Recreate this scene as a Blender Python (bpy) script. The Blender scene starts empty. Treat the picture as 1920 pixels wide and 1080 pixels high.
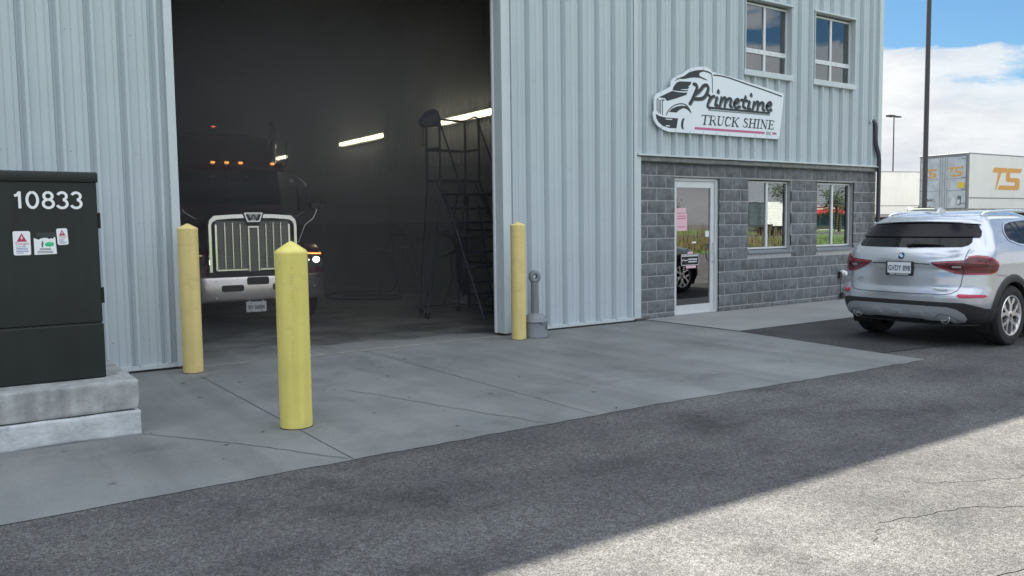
import bpy, bmesh, math, random
import numpy as np
from mathutils import Vector, Matrix
from mathutils.geometry import tessellate_polygon
R_ = math.radians
random.seed(7)
SC = bpy.context.scene
COL = SC.collection

# ------------------------------------------------------------------ camera
cam_d = bpy.data.cameras.new("camera")
cam = bpy.data.objects.new("camera", cam_d)
COL.objects.link(cam)
SC.camera = cam
YAW, PITCH, ROLL = 0.604053, -0.0748485, -0.0128669
fw = Vector((math.sin(YAW) * math.cos(PITCH), math.cos(YAW) * math.cos(PITCH), math.sin(PITCH)))
r0 = Vector((math.cos(YAW), -math.sin(YAW), 0))
u0 = r0.cross(fw)
rt = r0 * math.cos(ROLL) + u0 * math.sin(ROLL)
up = -r0 * math.sin(ROLL) + u0 * math.cos(ROLL)
mw = Matrix.Identity(4)
for i in range(3):
    mw[i][0], mw[i][1], mw[i][2] = rt[i], up[i], -fw[i]
mw.translation = (0, 0, 1.54)
cam.matrix_world = mw
cam_d.sensor_width = 36.0
cam_d.lens = 36.0 * 1554.8 / 1920.0
cam_d.clip_start, cam_d.clip_end = 0.05, 3000.0

# ------------------------------------------------------------------ sky, sun, exposure
SUN_EL, SUN_AZ = R_(48.3), R_(10.0)          # azimuth measured from +Y towards +X
W = bpy.data.worlds.new("World")
SC.world = W
W.use_nodes = True
nt = W.node_tree
nt.nodes.clear()
N = nt.nodes.new
L = nt.links.new
out = N("ShaderNodeOutputWorld")
bg = N("ShaderNodeBackground")
bg.inputs[1].default_value = 0.05
sky = N("ShaderNodeTexSky")
sky.sky_type = 'NISHITA'
sky.sun_disc = False
sky.sun_elevation = SUN_EL
sky.sun_rotation = SUN_AZ
sky.altitude = 80
sky.air_density, sky.dust_density, sky.ozone_density = 1.0, 0.6, 1.6
tc = N("ShaderNodeTexCoord")
sep = N("ShaderNodeSeparateXYZ")
L(tc.outputs['Generated'], sep.inputs[0])


def wmath(op, a, b=None, c=None, clamp=False):
    n = N("ShaderNodeMath")
    n.operation = op
    n.use_clamp = clamp
    for k, v in enumerate((a, b, c)):
        if v is None:
            continue
        if isinstance(v, (int, float)):
            n.inputs[k].default_value = v
        else:
            L(v, n.inputs[k])
    return n.outputs[0]


def wramp(x, stops):
    n = N("ShaderNodeValToRGB")
    e = n.color_ramp.elements
    while len(e) < len(stops):
        e.new(0.5)
    for k, (p, v) in enumerate(stops):
        e[k].position = p
        e[k].color = (v, v, v, 1) if isinstance(v, (int, float)) else (*v, 1)
    L(x, n.inputs[0])
    return n.outputs[0]


# cloud layer: noise on the view direction, flattened so that banks lie in long heaps
mp = N("ShaderNodeMapping")
mp.inputs['Scale'].default_value = (1.0, 1.0, 3.2)
mp.inputs['Location'].default_value = (0.37, 0.12, 0.22)
L(tc.outputs['Generated'], mp.inputs[0])
n1 = N("ShaderNodeTexNoise")
n1.inputs['Scale'].default_value = 3.1
n1.inputs['Detail'].default_value = 9.0
n1.inputs['Roughness'].default_value = 0.56
n1.inputs['Distortion'].default_value = 0.25
L(mp.outputs[0], n1.inputs['Vector'])
n2 = N("ShaderNodeTexNoise")
n2.inputs['Scale'].default_value = 9.0
n2.inputs['Detail'].default_value = 6.0
n2.inputs['Roughness'].default_value = 0.6
L(mp.outputs[0], n2.inputs['Vector'])
# banks are dense below about 12 degrees, scattered above
el = sep.outputs['Z']
bias = wramp(el, [(0.0, 0.72), (0.13, 0.68), (0.172, 0.60), (0.20, 0.36), (0.28, 0.33), (0.38, 0.52), (1.0, 0.56)])
cover = wmath('ADD', n1.outputs[0], wmath('SUBTRACT', bias, 0.5))
cover = wmath('ADD', cover, wmath('MULTIPLY', wmath('MAXIMUM', wmath('MULTIPLY', sep.outputs['Y'], -1.0), 0.0), 0.17))
cover = wmath('ADD', cover, wmath('MULTIPLY', wmath('SUBTRACT', n2.outputs[0], 0.5), 0.12))
mask = wramp(cover, [(0.0, 0.0), (0.485, 0.0), (0.53, 0.85), (0.62, 1.0)])
tone = wramp(n2.outputs[0], [(0.3, (5.2, 5.5, 6.0)), (0.55, (6.6, 6.8, 7.0)), (0.75, (7.4, 7.5, 7.6))])
tint = N("ShaderNodeMix")
tint.data_type = 'RGBA'
tint.blend_type = 'MULTIPLY'
tint.inputs['Factor'].default_value = 1.0
tint.inputs['B'].default_value = (0.43, 0.63, 0.74, 1)
L(sky.outputs[0], tint.inputs['A'])
mix = N("ShaderNodeMix")
mix.data_type = 'RGBA'
L(mask, mix.inputs['Factor'])
L(tint.outputs['Result'], mix.inputs['A'])
CLOUD = N("ShaderNodeMix")
CLOUD.data_type = 'RGBA'
CLOUD.blend_type = 'MULTIPLY'
CLOUD.inputs['Factor'].default_value = 1.0
CLOUD.inputs['B'].default_value = (1.70, 1.68, 1.64, 1)
L(tone, CLOUD.inputs['A'])
lift = N("ShaderNodeMix")
lift.data_type = 'RGBA'
lift.blend_type = 'MULTIPLY'
lift.inputs['Factor'].default_value = 1.0
L(CLOUD.outputs['Result'], lift.inputs['A'])
L(wramp(el, [(0.0, (0.455, 0.46, 0.47)), (0.24, (0.50, 0.50, 0.50)), (0.5, (0.90, 0.95, 1.03)), (1.0, (0.97, 1.0, 1.05))]), lift.inputs['B'])
L(lift.outputs['Result'], mix.inputs['B'])
L(mix.outputs['Result'], bg.inputs[0])
L(bg.outputs[0], out.inputs[0])

sun_d = bpy.data.lights.new("sun", 'SUN')
sun_d.energy = 5.0
sun_d.angle = R_(0.5)
sun_d.color = (1.0, 0.925, 0.80)
sun = bpy.data.objects.new("sun", sun_d)
COL.objects.link(sun)
sdir = Vector((math.sin(SUN_AZ) * math.cos(SUN_EL), math.cos(SUN_AZ) * math.cos(SUN_EL), math.sin(SUN_EL)))
sun.rotation_euler = sdir.to_track_quat('Z', 'Y').to_euler()
sun.location = (0, 40, 60)

SC.view_settings.view_transform = 'Standard'
SC.view_settings.look = 'None'
SC.view_settings.gamma = 1.0
SC.view_settings.use_curve_mapping = False
SC.view_settings.exposure = 1.8
SC.cycles.use_denoising = True
SC.cycles.max_bounces = 8
SC.cycles.diffuse_bounces = 4
SC.cycles.glossy_bounces = 4
SC.cycles.transparent_max_bounces = 12
SC.cycles.sample_clamp_indirect = 6.0
SC.cycles.caustics_reflective = False
SC.cycles.caustics_refractive = False


# ------------------------------------------------------------------ mesh helpers
class MB:
    """collects shapes, then links them as one mesh object"""

    def __init__(s):
        s.bm = bmesh.new()
        s.mi = 0

    def face(s, pts):
        vs = [s.bm.verts.new(p) for p in pts]
        try:
            f = s.bm.faces.new(vs)
            f.material_index = s.mi
            return f
        except ValueError:
            return None

    def box(s, x0, x1, y0, y1, z0, z1, bev=0.0, M=None, seg=1):
        tb = bmesh.new()
        bmesh.ops.create_cube(tb, size=1.0)
        for v in tb.verts:
            v.co = Vector(((x0 + x1) / 2 + v.co.x * (x1 - x0), (y0 + y1) / 2 + v.co.y * (y1 - y0), (z0 + z1) / 2 + v.co.z * (z1 - z0)))
        if bev > 0:
            bmesh.ops.bevel(tb, geom=tb.edges[:], offset=bev, segments=seg, profile=0.5, affect='EDGES')
        return s.absorb(tb, M)

    def absorb(s, tb, M=None):
        mp_ = {v: s.bm.verts.new(M @ v.co if M is not None else v.co) for v in tb.verts}
        for f in tb.faces:
            g = s.bm.faces.new([mp_[v] for v in f.verts])
            g.material_index = s.mi
        tb.free()
        return s

    def grid(s, rows, closed=False, flip=False):
        vr = [[s.bm.verts.new(p) for p in row] for row in rows]
        for a, b in zip(vr[:-1], vr[1:]):
            n = len(a)
            for k in range(n if closed else n - 1):
                q = [a[k], a[(k + 1) % n], b[(k + 1) % n], b[k]]
                if flip:
                    q.reverse()
                f = s.bm.faces.new(q)
                f.material_index = s.mi
        return vr

    def tube(s, pts, r, seg=8, cap=True, closed=False):
        pts = [Vector(p) for p in pts]
        rr = r if isinstance(r, (list, tuple)) else [r] * len(pts)
        n = len(pts)
        tang = []
        for k in range(n):
            a = pts[k - 1] if (k > 0 or closed) else pts[k]
            b = pts[(k + 1) % n] if (k < n - 1 or closed) else pts[k]
            t = b - a
            tang.append(t.normalized() if t.length > 1e-9 else Vector((0, 0, 1)))
        t0 = tang[0]
        ref = Vector((0, 0, 1)) if abs(t0.z) < 0.9 else Vector((1, 0, 0))
        nrm = t0.cross(ref).normalized()
        rows = []
        for k in range(n):
            t = tang[k]
            nrm = (nrm - t * nrm.dot(t))
            nrm = nrm.normalized() if nrm.length > 1e-6 else t.orthogonal().normalized()
            b = t.cross(nrm)
            rows.append([pts[k] + (nrm * math.cos(2 * math.pi * j / seg) + b * math.sin(2 * math.pi * j / seg)) * rr[k] for j in range(seg)])
        if closed:
            rows.append(rows[0])
        vr = s.grid(rows, closed=True)
        if cap and not closed:
            for row, rev in ((vr[0], True), (vr[-1], False)):
                f = s.bm.faces.new(list(reversed(row)) if rev else row)
                f.material_index = s.mi
        return s

    def lathe(s, prof, c=(0, 0, 0), seg=24, M=None, flip=False):
        """profile of (radius, height) turned about +Z"""
        rows = []
        for r, h in prof:
            r = max(r, 1e-5)
            rows.append([Vector((c[0] + r * math.cos(2 * math.pi * j / seg), c[1] + r * math.sin(2 * math.pi * j / seg), c[2] + h)) for j in range(seg)])
        if M is not None:
            rows = [[M @ p for p in row] for row in rows]
        s.grid(rows, closed=True, flip=flip)
        return s

    def prism(s, poly, fn, d0, d1):
        """2-D polygon extruded: fn(a, b, d) gives the 3-D point"""
        lo = [s.bm.verts.new(fn(a, b, d0)) for a, b in poly]
        hi = [s.bm.verts.new(fn(a, b, d1)) for a, b in poly]
        n = len(poly)
        fs = []
        for k in range(n):
            fs.append(s.bm.faces.new((lo[k], lo[(k + 1) % n], hi[(k + 1) % n], hi[k])))
        if n <= 4:
            fs.append(s.bm.faces.new(hi))
            fs.append(s.bm.faces.new(list(reversed(lo))))
        else:
            for tri in tessellate_polygon([[Vector((p[0], p[1], 0)) for p in poly]]):
                if len(set(tri)) == 3:
                    fs.append(s.bm.faces.new([hi[q] for q in tri]))
                    fs.append(s.bm.faces.new([lo[q] for q in reversed(tri)]))
        for f in fs:
            f.material_index = s.mi
        return s

    def sphere(s, c, r, seg=12, rings=8, sc=(1, 1, 1)):
        M = Matrix.Translation(c) @ Matrix.Diagonal((r * sc[0], r * sc[1], r * sc[2], 1))
        tb = bmesh.new()
        bmesh.ops.create_uvsphere(tb, u_segments=seg, v_segments=rings, radius=1.0)
        return s.absorb(tb, M)

    def stroke(s, pts, w, fn, d0, d1, cap=5, smooth=0):
        """flat ribbon of width w with round ends along 2-D points"""
        P = [np.array(p, float) for p in pts]
        if smooth and len(P) > 2:
            Q = []
            for k in range(len(P) - 1):
                p0, p1, p2, p3 = P[max(k - 1, 0)], P[k], P[k + 1], P[min(k + 2, len(P) - 1)]
                for j in range(smooth):
                    t = j / smooth
                    Q.append(0.5 * (2 * p1 + (p2 - p0) * t + (2 * p0 - 5 * p1 + 4 * p2 - p3) * t * t + (3 * p1 - p0 - 3 * p2 + p3) * t ** 3))
            Q.append(P[-1])
            P = Q
        n = len(P)
        lft, rgt = [], []
        for k in range(n):
            a = P[k] - P[k - 1] if k > 0 else P[1] - P[0]
            b = P[k + 1] - P[k] if k < n - 1 else a
            a = a / (np.linalg.norm(a) + 1e-12)
            b = b / (np.linalg.norm(b) + 1e-12)
            na, nb = np.array([-a[1], a[0]]), np.array([-b[1], b[0]])
            m = na + nb
            ln = np.linalg.norm(m)
            m = na if ln < 0.2 else m / ln
            k_ = 1 / max(0.55, m.dot(na))
            lft.append(P[k] + m * w / 2 * k_)
            rgt.append(P[k] - m * w / 2 * k_)
        poly_end, poly_start = [], []
        if cap:
            t = P[-1] - P[-2]
            an = math.atan2(t[1], t[0])
            poly_end = [P[-1] + w / 2 * np.array([math.cos(an + math.pi / 2 - math.pi * j / cap), math.sin(an + math.pi / 2 - math.pi * j / cap)]) for j in range(1, cap)]
            t = P[0] - P[1]
            an = math.atan2(t[1], t[0])
            poly_start = [P[0] + w / 2 * np.array([math.cos(an + math.pi / 2 - math.pi * j / cap), math.sin(an + math.pi / 2 - math.pi * j / cap)]) for j in range(1, cap)]
        for dd, sgn in ((d1, 1),):
            vl = [s.bm.verts.new(fn(p[0], p[1], dd)) for p in lft]
            vr = [s.bm.verts.new(fn(p[0], p[1], dd)) for p in rgt]
            for k in range(n - 1):
                f = s.bm.faces.new((vr[k], vr[k + 1], vl[k + 1], vl[k]))
                f.material_index = s.mi
            if cap:
                f = s.bm.faces.new([vl[-1]] + [s.bm.verts.new(fn(p[0], p[1], dd)) for p in poly_end] + [vr[-1]])
                f.material_index = s.mi
                f = s.bm.faces.new([vr[0]] + [s.bm.verts.new(fn(p[0], p[1], dd)) for p in poly_start] + [vl[0]])
                f.material_index = s.mi
        return s

    def text(s, txt, size, o, ux, uz, ext=0.0, bold=0.0, shear=0.0, align='LEFT', sx=1.0, space=1.0):
        cu = bpy.data.curves.new("t", 'FONT')
        cu.body = txt
        cu.size = size
        cu.extrude = ext
        cu.offset = bold
        cu.shear = shear
        cu.align_x = align
        cu.space_character = space
        cu.resolution_u = 4
        ob = bpy.data.objects.new("t", cu)
        COL.objects.link(ob)
        bpy.context.view_layer.update()
        me = bpy.data.meshes.new_from_object(ob.evaluated_get(bpy.context.evaluated_depsgraph_get()))
        o, ux, uz = Vector(o), Vector(ux), Vector(uz)
        un = ux.cross(uz)
        for v in me.vertices:
            v.co = o + ux * (v.co.x * sx) + uz * v.co.y + un * v.co.z
        tb = bmesh.new()
        tb.from_mesh(me)
        s.absorb(tb)
        bpy.data.objects.remove(ob)
        bpy.data.curves.remove(cu)
        bpy.data.meshes.remove(me)
        return s

    def build(s, name, mats, parent=None, angle=35, world=False, merge=0.0, recalc=True):
        if merge:
            bmesh.ops.remove_doubles(s.bm, verts=s.bm.verts, dist=merge)
        if recalc:
            bmesh.ops.recalc_face_normals(s.bm, faces=s.bm.faces)
        me = bpy.data.meshes.new(name)
        s.bm.to_mesh(me)
        s.bm.free()
        for m in (mats if isinstance(mats, (list, tuple)) else [mats]):
            me.materials.append(m)
        if angle:
            me.polygons.foreach_set('use_smooth', [True] * len(me.polygons))
            me.set_sharp_from_angle(angle=R_(angle))
        o = bpy.data.objects.new(name, me)
        COL.objects.link(o)
        if parent is not None:
            o.parent = parent
            if world:
                root = parent
                while root.parent:
                    root = root.parent
                if parent is root:
                    o.matrix_parent_inverse = Matrix.Translation(-Vector(root.location))
        return o


def tag(o, label=None, cat=None, group=None, kind=None):
    if label:
        o['label'] = label
    if cat:
        o['category'] = cat
    if group:
        o['group'] = group
    if kind:
        o['kind'] = kind
    return o


def thing(name, label, cat, loc=(0, 0, 0), rz=0.0, group=None):
    o = bpy.data.objects.new(name, None)
    COL.objects.link(o)
    o.location = loc
    o.rotation_euler = (0, 0, rz)
    o.empty_display_size = 0.2
    return tag(o, label, cat, group)


def copy_tree(o, parent=None):
    c = o.copy()
    COL.objects.link(c)
    if parent is not None:
        c.parent = parent
    for ch in list(o.children):
        copy_tree(ch, c)
    return c


XZ = lambda y0, s=-1: (lambda a, b, d: (a, y0 + s * d, b))      # plane facing -Y
YZ = lambda x0, s=-1: (lambda a, b, d: (x0 + s * d, a, b))
XY = lambda z0: (lambda a, b, d: (a, b, z0 + d))


# ------------------------------------------------------------------ materials
def mat(name, col, rough=0.6, metal=0.0, coat=0.0, spec=0.5, var=0.0, vscale=3.0, col2=None, bump=0.0, bscale=40.0,
        emit=None, estr=0.0, streak=0.0, dirt=None, rvar=0.0, specks=0.0, sscale=60.0):
    m = bpy.data.materials.new(name)
    m.use_nodes = True
    t = m.node_tree
    b = t.nodes['Principled BSDF']
    b.inputs['Roughness'].default_value = rough
    b.inputs['Metallic'].default_value = metal
    b.inputs['Coat Weight'].default_value = coat
    b.inputs['Coat Roughness'].default_value = 0.05
    b.inputs['Specular IOR Level'].default_value = spec
    b.inputs['Base Color'].default_value = (*col, 1)
    if emit:
        b.inputs['Emission Color'].default_value = (*emit, 1)
        b.inputs['Emission Strength'].default_value = estr
    nn, ln = t.nodes.new, t.links.new
    tcn = nn("ShaderNodeTexCoord")
    cur = None
    if var or col2:
        n = nn("ShaderNodeTexNoise")
        n.inputs['Scale'].default_value = vscale
        n.inputs['Detail'].default_value = 6
        n.inputs['Roughness'].default_value = 0.65
        ln(tcn.outputs['Object'], n.inputs['Vector'])
        r = nn("ShaderNodeValToRGB")
        r.color_ramp.elements[0].position = 0.32
        r.color_ramp.elements[1].position = 0.68
        c2 = col2 or tuple(c * (1 - var) for c in col)
        r.color_ramp.elements[0].color = (*c2, 1)
        r.color_ramp.elements[1].color = (*(tuple(min(1, c * (1 + var * .5)) for c in col)), 1)
        ln(n.outputs[0], r.inputs[0])
        cur = r.outputs[0]
    if streak:
        mp_ = nn("ShaderNodeMapping")
        mp_.inputs['Scale'].default_value = (14, 14, 0.7)
        ln(tcn.outputs['Object'], mp_.inputs[0])
        n = nn("ShaderNodeTexNoise")
        n.inputs['Scale'].default_value = 1.0
        n.inputs['Detail'].default_value = 4
        ln(mp_.outputs[0], n.inputs['Vector'])
        r = nn("ShaderNodeValToRGB")
        r.color_ramp.elements[0].position = 0.35
        r.color_ramp.elements[1].position = 0.65
        v = 1 - streak
        r.color_ramp.elements[0].color = (v, v, v, 1)
        r.color_ramp.elements[1].color = (1, 1, 1, 1)
        ln(n.outputs[0], r.inputs[0])
        mx = nn("ShaderNodeMix")
        mx.data_type = 'RGBA'
        mx.blend_type = 'MULTIPLY'
        mx.inputs['Factor'].default_value = 1
        if cur is not None:
            ln(cur, mx.inputs['A'])
        else:
            mx.inputs['A'].default_value = (*col, 1)
        ln(r.outputs[0], mx.inputs['B'])
        cur = mx.outputs['Result']
    if specks:
        v = nn("ShaderNodeTexVoronoi")
        v.inputs['Scale'].default_value = sscale
        ln(tcn.outputs['Object'], v.inputs['Vector'])
        sp = nn("ShaderNodeSeparateColor")
        ln(v.outputs['Color'], sp.inputs[0])
        r = nn("ShaderNodeMapRange")
        r.inputs['To Min'].default_value = 1 - specks
        r.inputs['To Max'].default_value = 1 + specks
        ln(sp.outputs[0], r.inputs['Value'])
        mx = nn("ShaderNodeMix")
        mx.data_type = 'RGBA'
        mx.blend_type = 'MULTIPLY'
        mx.inputs['Factor'].default_value = 1
        if cur is not None:
            ln(cur, mx.inputs['A'])
        else:
            mx.inputs['A'].default_value = (*col, 1)
        ln(r.outputs[0], mx.inputs['B'])
        cur = mx.outputs['Result']
    if dirt:
        dcol, dscale, dlo, dhi, damt = dirt
        n = nn("ShaderNodeTexNoise")
        n.inputs['Scale'].default_value = dscale
        n.inputs['Detail'].default_value = 8
        n.inputs['Roughness'].default_value = 0.7
        ln(tcn.outputs['Object'], n.inputs['Vector'])
        r = nn("ShaderNodeMapRange")
        r.inputs['From Min'].default_value = dlo
        r.inputs['From Max'].default_value = dhi
        r.inputs['To Max'].default_value = damt
        ln(n.outputs[0], r.inputs['Value'])
        mx = nn("ShaderNodeMix")
        mx.data_type = 'RGBA'
        ln(r.outputs[0], mx.inputs['Factor'])
        if cur is not None:
            ln(cur, mx.inputs['A'])
        else:
            mx.inputs['A'].default_value = (*col, 1)
        mx.inputs['B'].default_value = (*dcol, 1)
        cur = mx.outputs['Result']
    if cur is not None:
        ln(cur, b.inputs['Base Color'])
    if bump:
        n = nn("ShaderNodeTexNoise")
        n.inputs['Scale'].default_value = bscale
        n.inputs['Detail'].default_value = 5
        ln(tcn.outputs['Object'], n.inputs['Vector'])
        bp = nn("ShaderNodeBump")
        bp.inputs['Strength'].default_value = bump
        bp.inputs['Distance'].default_value = 0.01
        ln(n.outputs[0], bp.inputs['Height'])
        ln(bp.outputs[0], b.inputs['Normal'])
    if rvar:
        n = nn("ShaderNodeTexNoise")
        n.inputs['Scale'].default_value = 2.2
        n.inputs['Detail'].default_value = 5
        ln(tcn.outputs['Object'], n.inputs['Vector'])
        r = nn("ShaderNodeMapRange")
        r.inputs['To Min'].default_value = max(0.03, rough - rvar)
        r.inputs['To Max'].default_value = rough + rvar
        ln(n.outputs[0], r.inputs['Value'])
        ln(r.outputs[0], b.inputs['Roughness'])
    return m


def glass(name, tint=(0.75, 0.82, 0.85), ior=1.7, gloss=(1, 1, 1)):
    """thin window pane: mirror reflection by angle over a tinted see-through sheet"""
    m = bpy.data.materials.new(name)
    m.use_nodes = True
    t = m.node_tree
    t.nodes.clear()
    o = t.nodes.new("ShaderNodeOutputMaterial")
    mx = t.nodes.new("ShaderNodeMixShader")
    tr = t.nodes.new("ShaderNodeBsdfTransparent")
    gl = t.nodes.new("ShaderNodeBsdfGlossy")
    fr = t.nodes.new("ShaderNodeFresnel")
    fr.inputs[0].default_value = ior
    tr.inputs[0].default_value = (*tint, 1)
    gl.inputs['Color'].default_value = (*gloss, 1)
    gl.inputs['Roughness'].default_value = 0.0
    t.links.new(fr.outputs[0], mx.inputs[0])
    t.links.new(tr.outputs[0], mx.inputs[1])
    t.links.new(gl.outputs[0], mx.inputs[2])
    t.links.new(mx.outputs[0], o.inputs[0])
    return m


def ground_mat(name, c_lo, c_hi, agg=90.0, agg_amt=0.35, bump=0.5, rough=0.9, patch=None, big=0.35, dark=None, tracks=None, spots=False):
    """aggregate surface: stones by Voronoi cells, blotches by two noises"""
    m = bpy.data.materials.new(name)
    m.use_nodes = True
    t = m.node_tree
    b = t.nodes['Principled BSDF']
    b.inputs['Roughness'].default_value = rough
    b.inputs['Specular IOR Level'].default_value = 0.3
    nn, ln = t.nodes.new, t.links.new
    tcn = nn("ShaderNodeTexCoord")

    def noise(sc, det=6, ro=0.6):
        n = nn("ShaderNodeTexNoise")
        n.inputs['Scale'].default_value = sc
        n.inputs['Detail'].default_value = det
        n.inputs['Roughness'].default_value = ro
        ln(tcn.outputs['Object'], n.inputs['Vector'])
        return n.outputs[0]

    def mult(a, bb):
        mx = nn("ShaderNodeMix")
        mx.data_type = 'RGBA'
        mx.blend_type = 'MULTIPLY'
        mx.inputs['Factor'].default_value = 1
        ln(a, mx.inputs['A'])
        ln(bb, mx.inputs['B'])
        return mx.outputs['Result']

    def rng(x, f0, f1, t0, t1):
        r = nn("ShaderNodeMapRange")
        for k, v in zip(('From Min', 'From Max', 'To Min', 'To Max'), (f0, f1, t0, t1)):
            r.inputs[k].default_value = v
        ln(x, r.inputs['Value'])
        return r.outputs[0]

    r = nn("ShaderNodeValToRGB")
    r.color_ramp.elements[0].position, r.color_ramp.elements[1].position = 0.35, 0.65
    r.color_ramp.elements[0].color, r.color_ramp.elements[1].color = (*c_lo, 1), (*c_hi, 1)
    ln(noise(1.3, 8, 0.65), r.inputs[0])
    cur = r.outputs[0]
    cur = mult(cur, rng(noise(0.33, 4), 0.3, 0.7, 1 - big, 1 + big))
    h = None
    if agg:
        v = nn("ShaderNodeTexVoronoi")
        v.inputs['Scale'].default_value = agg
        ln(tcn.outputs['Object'], v.inputs['Vector'])
        sp = nn("ShaderNodeSeparateColor")
        ln(v.outputs['Color'], sp.inputs[0])
        cur = mult(cur, rng(sp.outputs[0], 0, 1, 1 - agg_amt, 1 + agg_amt))
        cur = mult(cur, rng(v.outputs['Distance'], 0.35, 0.75, 1.0, 0.55))
        v2 = nn("ShaderNodeTexVoronoi")
        v2.inputs['Scale'].default_value = agg * 0.38
        ln(tcn.outputs['Object'], v2.inputs['Vector'])
        sp2 = nn("ShaderNodeSeparateColor")
        ln(v2.outputs['Color'], sp2.inputs[0])
        cur = mult(cur, rng(sp2.outputs[1], 0, 1, 1 - agg_amt * .8, 1 + agg_amt * .8))
        h = v.outputs['Distance']
        bp = nn("ShaderNodeBump")
        bp.invert = True
        bp.inputs['Strength'].default_value = bump
        bp.inputs['Distance'].default_value = 0.006
        ln(h, bp.inputs['Height'])
        ln(bp.outputs[0], b.inputs['Normal'])
    else:
        cur = mult(cur, rng(noise(120, 3), 0.3, 0.7, 1 - agg_amt, 1 + agg_amt))
        bp = nn("ShaderNodeBump")
        bp.inputs['Strength'].default_value = bump
        bp.inputs['Distance'].default_value = 0.004
        ln(noise(60, 6), bp.inputs['Height'])
        ln(bp.outputs[0], b.inputs['Normal'])
    if dark:
        cur = mult(cur, rng(noise(dark[0], 9, 0.7), dark[1], dark[2], 1.0, dark[3]))
    if tracks:
        mp_ = nn("ShaderNodeMapping")
        mp_.inputs['Scale'].default_value = (tracks[0], tracks[1], 1)
        ln(tcn.outputs['Object'], mp_.inputs[0])
        n = nn("ShaderNodeTexNoise")
        n.inputs['Scale'].default_value = 1.0
        n.inputs['Detail'].default_value = 5
        n.inputs['Roughness'].default_value = 0.5
        ln(mp_.outputs[0], n.inputs['Vector'])
        cur = mult(cur, rng(n.outputs[0], 0.47, 0.62, 1.0, tracks[2]))
    if spots:
        wv = nn("ShaderNodeTexVoronoi")
        wv.inputs['Scale'].default_value = 1.7
        ln(tcn.outputs['Object'], wv.inputs['Vector'])
        mx2 = nn("ShaderNodeMath")
        mx2.operation = 'ADD'
        ln(wv.outputs['Distance'], mx2.inputs[0])
        mx3 = nn("ShaderNodeMath")
        mx3.operation = 'MULTIPLY'
        mx3.inputs[1].default_value = 0.25
        ln(noise(14, 4), mx3.inputs[0])
        ln(mx3.outputs[0], mx2.inputs[1])
        cur = mult(cur, rng(mx2.outputs[0], 0.135, 0.19, 0.5, 1.0))
    ln(cur, b.inputs['Base Color'])
    return m


M_SIDING = mat('siding_paint', (0.485, 0.55, 0.588), 0.42, bump=0.12, bscale=2.5, var=0.04, vscale=1.2, streak=0.035, spec=0.4)
M_TRIM = mat('trim_paint', (0.54, 0.60, 0.625), 0.4, var=0.05)
M_ALU = mat('anodised_aluminium', (0.68, 0.71, 0.73), 0.38, 0.12, var=0.06)
M_SCREW = mat('screw_head', (0.31, 0.345, 0.36), 0.5, 0.4)
M_BLOCK = mat('split_face_block', (0.175, 0.187, 0.20), 0.9, var=0.40, vscale=7, bump=0.9, bscale=90, specks=0.16, sscale=130)
M_MORTAR = mat('mortar', (0.41, 0.42, 0.42), 0.95, var=0.15, vscale=12)
M_LEDGE = mat('precast_ledge', (0.36, 0.37, 0.36), 0.9, var=0.25, vscale=6, bump=0.5, bscale=60, streak=0.2)
M_CEIL = mat('ceiling_liner', (0.34, 0.37, 0.41), 0.6)
M_INNER = mat('inner_liner', (0.30, 0.32, 0.35), 0.5, var=0.2, vscale=0.8)
M_INNER_LOW = mat('wet_plaster', (0.22, 0.24, 0.245), 0.5, var=0.3, vscale=0.7)
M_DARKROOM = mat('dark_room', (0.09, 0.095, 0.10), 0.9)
M_ROOF = mat('roof_membrane', (0.4, 0.4, 0.4), 0.9)
M_YELLOW = mat('bollard_yellow', (0.80, 0.65, 0.27), 0.5, var=0.07, vscale=4, spec=0.4, streak=0.10, dirt=((0.42, 0.34, 0.17), 3.5, 0.56, 0.70, 0.55), bump=0.08, bscale=12)
M_LIME = mat('bollard_lemon', (0.80, 0.71, 0.20), 0.5, var=0.08, vscale=3, spec=0.4, streak=0.12, dirt=((0.46, 0.42, 0.16), 3.0, 0.55, 0.70, 0.5), bump=0.08, bscale=12)
M_SCUFF = mat('scuff', (0.45, 0.39, 0.16), 0.8)
M_CABINET = mat('cabinet_green', (0.013, 0.018, 0.018), 0.38, var=0.25, vscale=2, spec=0.4, streak=0.2, rvar=0.12)
M_WHITE = mat('white_vinyl', (0.80, 0.82, 0.84), 0.45)
M_RED = mat('red_print', (0.42, 0.03, 0.09), 0.5)
M_BLUEINK = mat('blue_ink', (0.10, 0.14, 0.35), 0.6)
M_GREENINK = mat('green_ink', (0.03, 0.50, 0.18), 0.5)
M_GREENINK2 = mat('pale_green_ink', (0.10, 0.62, 0.30), 0.5)
M_BLACK = mat('black_print', (0.015, 0.016, 0.018), 0.5)
M_PAD = mat('weathered_concrete', (0.40, 0.42, 0.42), 0.9, var=0.3, vscale=5, bump=0.5, bscale=35, streak=0.25, dirt=((0.04, 0.045, 0.05), 2.2, 0.60, 0.72, 0.75))
M_PAD2 = mat('pale_concrete', (0.50, 0.53, 0.55), 0.9, var=0.25, vscale=6, bump=0.6, bscale=30, dirt=((0.05, 0.05, 0.05), 2.0, 0.64, 0.74, 0.7))
M_GREYPLASTIC = mat('grey_plastic', (0.20, 0.225, 0.25), 0.5, var=0.06)
M_SIGN = mat('sign_face', (0.74, 0.80, 0.86), 0.35, var=0.03)
M_INK = mat('sign_ink', (0.018, 0.028, 0.036), 0.4)
M_SHADOWINK = mat('sign_grey', (0.20, 0.24, 0.26), 0.4)
M_MAUVE = mat('sign_stripe', (0.52, 0.13, 0.27), 0.4)
M_PINK = mat('pink_paper', (0.80, 0.50, 0.56), 0.7)
M_PINKRED = mat('bright_pink', (0.72, 0.05, 0.2), 0.6)
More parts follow.
